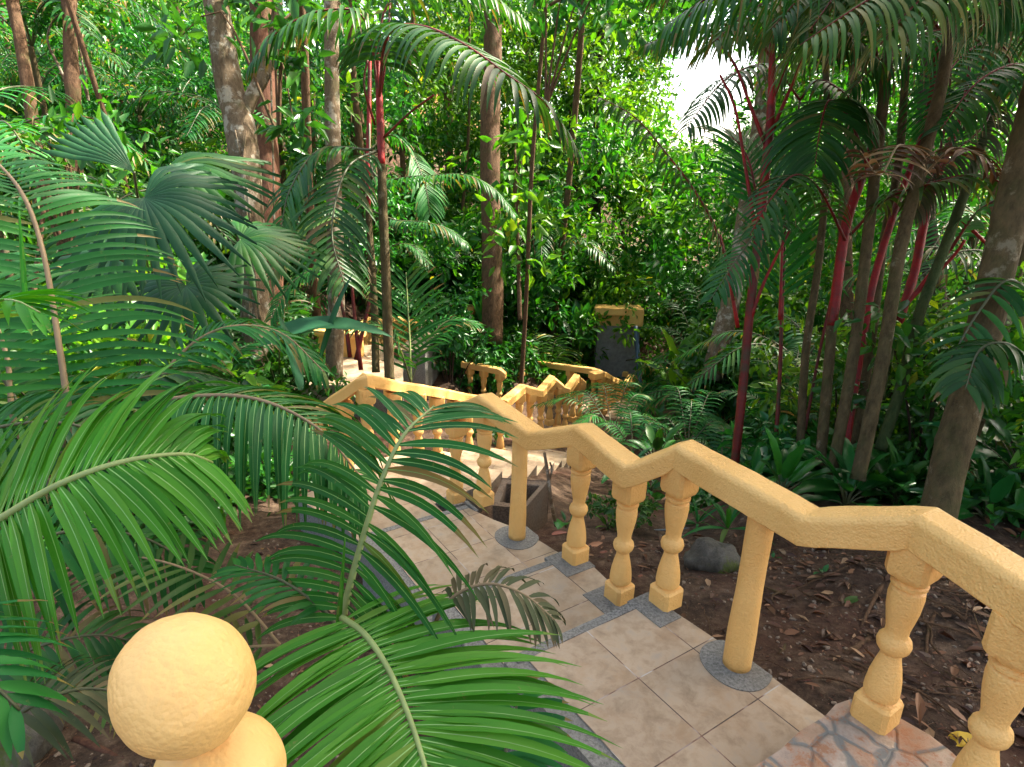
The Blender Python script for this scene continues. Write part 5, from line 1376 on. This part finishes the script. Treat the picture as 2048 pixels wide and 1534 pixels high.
# foliage of the wood, far too many leaves and branches to count
SKYGAP = lambda px, py: (1335 < px < 1560 and 60 < py < 300) or (px > 1335 and px < 1460 and 0 < py <= 90)
def wood(seed, n, dr, lm, name, label, size, nper, pxr=(-250, 2300), pyr=(-220, 640), keep=None, rad=(.4, .9)):
    g = np.random.default_rng(seed)
    C, Rr = [], []
    tr = 0
    while len(C) < n and tr < n * 30:
        tr += 1
        px, py = g.uniform(*pxr), g.uniform(*pyr)
        d = dr[0] + (dr[1] - dr[0]) * g.uniform() ** .8
        p = Q(px, py, d)
        r = g.uniform(*rad)
        if p.z < ground(p.x, p.y) - .1: continue
        m = r * FPX / d
        if 1345 - m * .7 < px < 1475 + m * .7 and 75 - m < py < 280 + m * .3: continue
        if keep is not None and not keep(px, py, d, g): continue
        C.append(tuple(p)); Rr.append(r)
    V, F, rr = leaf_cloud(np.array(C), np.array(Rr), nper, size, seed)
    return tag(np_mesh(name, V, F, lm, None, rr), label, None, None, 'stuff')
def clump_keep(sc, th):
    def k(px, py, d, g):
        return noise.noise(Vector((px / sc, py / sc, d * .35))) > th
    return k
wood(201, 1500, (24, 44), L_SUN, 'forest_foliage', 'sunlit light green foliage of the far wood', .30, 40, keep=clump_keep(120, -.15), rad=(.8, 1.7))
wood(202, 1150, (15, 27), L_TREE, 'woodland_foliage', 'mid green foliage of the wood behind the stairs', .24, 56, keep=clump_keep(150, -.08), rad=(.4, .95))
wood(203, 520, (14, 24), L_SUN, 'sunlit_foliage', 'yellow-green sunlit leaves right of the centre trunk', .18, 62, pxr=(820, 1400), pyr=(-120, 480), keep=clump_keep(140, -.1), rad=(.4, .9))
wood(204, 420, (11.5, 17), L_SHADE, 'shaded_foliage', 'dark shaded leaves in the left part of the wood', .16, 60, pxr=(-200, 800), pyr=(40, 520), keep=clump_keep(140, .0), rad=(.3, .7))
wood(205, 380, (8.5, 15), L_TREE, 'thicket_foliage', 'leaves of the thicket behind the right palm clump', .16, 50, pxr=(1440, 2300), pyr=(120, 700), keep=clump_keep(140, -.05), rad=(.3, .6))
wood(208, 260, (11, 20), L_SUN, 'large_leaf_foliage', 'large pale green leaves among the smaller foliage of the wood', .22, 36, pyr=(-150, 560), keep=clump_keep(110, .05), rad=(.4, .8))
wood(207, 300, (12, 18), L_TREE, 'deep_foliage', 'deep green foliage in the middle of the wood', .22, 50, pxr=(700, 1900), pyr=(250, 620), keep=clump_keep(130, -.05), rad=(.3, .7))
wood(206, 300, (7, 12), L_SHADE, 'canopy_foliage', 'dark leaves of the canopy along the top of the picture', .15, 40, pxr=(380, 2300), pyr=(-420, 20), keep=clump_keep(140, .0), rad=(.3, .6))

# ground cover of the forest floor
def cover(seed, n, rr_, lm, name, label, size, nper):
    g = np.random.default_rng(seed)
    C = []
    while len(C) < n:
        a = R(g.uniform(-48, 48)); dist = rr_[0] + (rr_[1] - rr_[0]) * g.uniform() ** 1.3
        x, y = math.sin(a) * dist, math.cos(a) * dist
        if not clear(x, y, .75): continue
        if y < 5 and -2.6 < x < 3.0: continue
        if 1000 < proj(x, y, ground(x, y))[0] < 1420 and y < 12: continue
        if 610 < proj(x, y, ground(x, y))[0] < 960 and y < 14.5: continue
        C.append((x, y, ground(x, y) + g.uniform(0, .2)))
    V, F, rr = leaf_cloud(np.array(C), g.uniform(.2, .5, n), nper, size, seed, .5, .2)
    tag(np_mesh(name, V, F, lm, None, rr), label, None, None, 'stuff')
cover(501, 1500, (5, 17), L_SHADE, 'ground_cover', 'low dark green plants covering the forest floor', .14, 34)
cover(502, 1600, (10, 40), L_TREE, 'undergrowth', 'mid green undergrowth over the slopes behind', .22, 30)

# ------------------------------------------------------------------ ground details
random.seed(44)
def litter(name, label, n, zones, mat, size, lift=.006, curl=.3):
    V_, F_, R_ = [], [], []
    for i in range(n):
        px, py = zones[i % len(zones)]
        x, y = px + random.gauss(0, .5), py + random.gauss(0, .5)
        dd = Vector((x - .557, y - 2.073)); u = (dd.x * math.cos(PH) + dd.y * math.sin(PH)) / TILE; v = (-dd.x * math.sin(PH) + dd.y * math.cos(PH)) / TILE
        if -1.2 < u < 1.9 and v < 10.5: continue
        z = ground(x, y) + lift
        L = size * random.uniform(.5, 1.4); W = L * random.uniform(.25, .45); a = random.uniform(0, 6.3)
        d = Vector((math.cos(a), math.sin(a), random.uniform(-.3, .3))).normalized(); S = Vector((-math.sin(a), math.cos(a), random.uniform(-.4, .4))).normalized()
        c = Vector((x, y, z)); cu = random.uniform(-curl, curl) * L
        o = len(V_)
        V_ += [c - d * L / 2, c - d * L * .1 + S * W / 2 + Vector((0, 0, abs(cu))), c + d * L * .25 + S * W * .4 + Vector((0, 0, abs(cu))), c + d * L / 2 + Vector((0, 0, cu * .5)), c + d * L * .25 - S * W * .4 + Vector((0, 0, abs(cu) * .6)), c - d * L * .1 - S * W / 2 + Vector((0, 0, abs(cu) * .7))]
        F_ += [(o, o + 1, o + 2, o + 3), (o, o + 3, o + 4, o + 5)]
        q = random.random(); R_ += [q, q]
    ob = np_mesh(name, np.array([tuple(v) for v in V_]), np.array(F_), mat, None, R_)
    tag(ob, label, None, None, 'stuff')
ZR = [(1.6, 2.2), (2.1, 2.6), (1.9, 1.7), (2.5, 2.2), (1.5, 3.0), (1.1, 3.4), (2.2, 3.4), (2.8, 1.5), (2.4, 1.1), (3, 3)]
ZL = [(-.5, 2.0), (-1, 2.4), (-1.2, 3), (-.6, 3.0), (-1.8, 2), (-1, 1.2), (-1.6, 3.8), (-.4, 1.4)]
litter('leaf_litter', 'dead brown leaves strewn on the dark soil', 1000, ZR + ZR + ZL, L_BROWN, .065)
litter('dry_leaves', 'large curled brown leaves heaped on the right bank', 240, [(2.3, 1.7), (2.6, 2.1), (2.1, 2.0), (2.6, 1.4), (2.0, 3.2), (2.9, 2.6)], L_BROWN, .095, .012, .35)
litter('fine_litter', 'crumbled leaf scraps and bark chips on the soil', 5000, ZR + ZL, L_BROWN, .02, .003)
# twigs
mb = MB()
for i in range(90):
    x, y = random.choice([(2.3, 1.7), (2.6, 2.1), (2.1, 2.2), (2.6, 1.4), (1.7, 2.2), (2.3, 2.9), (1.5, 2.9)]); x += random.gauss(0, .35); y += random.gauss(0, .35)
    dd = Vector((x - .557, y - 2.073)); u = (dd.x * math.cos(PH) + dd.y * math.sin(PH)) / TILE
    if u < 2.1: continue
    a = random.uniform(0, 6.3); L = random.uniform(.15, .5); r_ = random.uniform(.003, .009)
    P_ = []
    for k_ in range(5):
        P_.append((x, y, ground(x, y) + .016)); a += random.uniform(-.5, .5); x += L / 4 * math.cos(a); y += L / 4 * math.sin(a)
    tube(mb, P_, (r_, r_ * .4), 6, n=10, wob=.3)
for i in range(260):
    x, y = random.choice(ZR + ZL); x += random.gauss(0, .45); y += random.gauss(0, .45)
    dd = Vector((x - .557, y - 2.073)); u = (dd.x * math.cos(PH) + dd.y * math.sin(PH)) / TILE
    if -1.4 < u < 2.0: continue
    z = ground(x, y) + .012; a = random.uniform(0, 6.3); L = random.uniform(.05, .25)
    tube(mb, [(x, y, z), (x + L * .5 * math.cos(a), y + L * .5 * math.sin(a), z + .012), (x + L * math.cos(a + .4), y + L * math.sin(a + .4), z)], (.003, .0015), 4, n=4, cap=False)
tag(mb.build('twig_litter', B_BROWN, None), 'thin twigs scattered on the soil', None, None, 'stuff')
def pebbles(name, label, n, zones, mat, size):
    bm = bmesh.new(); bmesh.ops.create_icosphere(bm, subdivisions=1, radius=1); bv = [v.co.copy() for v in bm.verts]; bf = [[v.index for v in f.verts] for f in bm.faces]; bm.free()
    mb = MB()
    for i in range(n):
        x, y = zones[i % len(zones)]; x += random.gauss(0, .5); y += random.gauss(0, .5)
        dd = Vector((x - .557, y - 2.073)); u = (dd.x * math.cos(PH) + dd.y * math.sin(PH)) / TILE
        if -1.2 < u < 1.75: continue
        z = ground(x, y)
        s = size * random.uniform(.3, 1.0) ** 1.8; q = Matrix.Rotation(random.uniform(0, 6), 3, Vector((random.random(), random.random(), 1)).normalized())
        sx, sy, sz = random.uniform(.7, 1.3), random.uniform(.6, 1.1), random.uniform(.4, .7)
        mb.add([q @ Vector((v.x * s * sx, v.y * s * sy, v.z * s * sz)) + Vector((x, y, z)) for v in bv], bf)
    tag(mb.build(name, mat, None, smooth=False), label, None, None, 'stuff')
pebbles('gravel', 'small pale and brown stones in the soil', 2800, ZR + ZL, plain('pebble', (.19, .14, .10), .8, .6, 30), .018)

def rock(label, c, s, mat, seed, nm='rock'):
    bm = bmesh.new(); bmesh.ops.create_icosphere(bm, subdivisions=4, radius=1)
    mb = MB(); off = Vector((seed, seed * 2, 0))
    mb.add([Vector(c) + Vector((v.co.x * s[0], v.co.y * s[1], v.co.z * s[2])) * (1 + .35 * noise.noise(v.co * 1.2 + off) + .1 * noise.noise(v.co * 4 + off)) for v in bm.verts], [[v.index for v in f.verts] for f in bm.faces])
    bm.free()
    return tag(mb.build(nm, mat, None, origin=c), label, 'rock')
p = hit(1425, 1130) + Vector((0, 0, .02)); rock('large mossy grey rock half sunk in the soil behind the third baluster', p, (.165, .13, .13), M_ROCK, 2)
p = hit(1283, 1158); rock('small brown stone between two balusters', p, (.035, .03, .025), M_TERRA, 4, 'stone')
p = hit(20, 1500); rock('mossy boulder in the bottom left corner', p + Vector((-.1, 0, .1)), (.3, .25, .22), M_ROCK, 7, 'boulder')
p = hit(1208, 1108); rock('reddish stone beside the dry leaf near the first baluster', p, (.03, .025, .02), M_TERRA, 8, 'stone')
mb = MB(); tube(mb, [hit(1110, 1053), hit(1240, 1062), hit(1400, 1056), hit(1520, 1050), hit(1640, 1030)], .007, 10, n=20)
tag(mb.build('water_pipe', M_PIPE, None), 'thin grey water pipe lying along the soil behind the balusters', 'pipe')
mb = MB(); tube(mb, [G(1112, 1050, -.30), Q(1102, 1000, 3.55), Q(1096, 950, 3.5), Q(1088, 905, 3.5)], (.014, .013, .012, .008), 9, n=14, wob=.3)
tube(mb, QQ((1097, 965, 3.5), (1104, 940, 3.52), (1100, 925, 3.5)), (.008, .005), 7, n=6)
tag(mb.build('broken_stick', B_PALE, None), 'broken pale stick standing up behind the planter', 'stick')
mb = MB(); tube(mb, [hit(1560, 1310), hit(1600, 1250), hit(1660, 1215), hit(1740, 1212)], (.012, .011, .009, .007), 9, n=16, wob=.3)
tag(mb.build('tree_root', B_BROWN, None), 'bent brown root lying on the soil right of the round post', 'root')
mb = MB(); tube(mb, [hit(1690, 1310), hit(1750, 1270), hit(1800, 1240)], (.014, .011, .009), 9, n=10, wob=.3)
for pts_ in (((1880, 1090), (1820, 1130), (1760, 1180), (1720, 1260)), ((1900, 1100), (1900, 1180), (1860, 1250), (1850, 1330)), ((1930, 1100), (1990, 1180), (2040, 1230))):
    tube(mb, [hit(*p_) + Vector((0, 0, .008)) for p_ in pts_], (.022, .014, .006), 9, n=16, wob=.35)
tag(mb.build('branch', B_BROWN, None), 'crooked branches and surface roots lying between the right baluster and the big trunk', 'branch')
mb = MB(); tube(mb, [hit(150, 1480), hit(220, 1510), hit(300, 1570)], (.02, .016, .012), 8, n=10, wob=.2)
tag(mb.build('tree_root', B_RED, None), 'dark red root beside the ball at the bottom left', 'root')
def fallen(label, px, py, z, L, W, az, mat, rot=.2):
    mb = MB(); c = hit(px, py) + Vector((0, 0, .012))
    d = Vector((math.sin(R(az)), math.cos(R(az)), rot))
    blade(mb, c - d.normalized() * L / 2, d, L, W, .35, .2)
    tag(mb.build('fallen_leaf', mat, None, origin=c), label, 'fallen leaf')
fallen('bright yellow fallen leaf on the red soil left of the steps', 525, 1104, -.50, .09, .035, 75, L_YEL)
fallen('curled purplish brown leaf in front of the mossy rock', 1412, 1136, -.05, .12, .05, 85, L_BROWN)
fallen('long tan leaf lying right of the round post', 1590, 1178, .0, .11, .035, 95, L_BROWN)
fallen('shiny red-brown curled leaf near the edge of the tiles', 1620, 1375, .0, .13, .05, 80, plain('red_brown_leaf', (.14, .035, .02), .35))
fallen('mottled yellow leaf beside the flagstones in the lower right', 1925, 1482, .04, .12, .055, 80, L_YEL)
fallen('dull yellow leaf among the roots on the right', 1705, 1202, .03, .11, .04, 70, L_OLIVE)
fallen('rust-coloured dry leaf beside the first baluster', 1190, 1092, -.18, .13, .045, 60, plain('rust_leaf', (.30, .13, .06), .6))
fallen('red-brown leaf curled beside the water pipe', 1120, 1068, -.24, .12, .035, 80, plain('dark_red_leaf', (.22, .06, .03), .5))
print('objects', len(bpy.data.objects), 'polys', sum(len(m.polygons) for m in bpy.data.meshes))
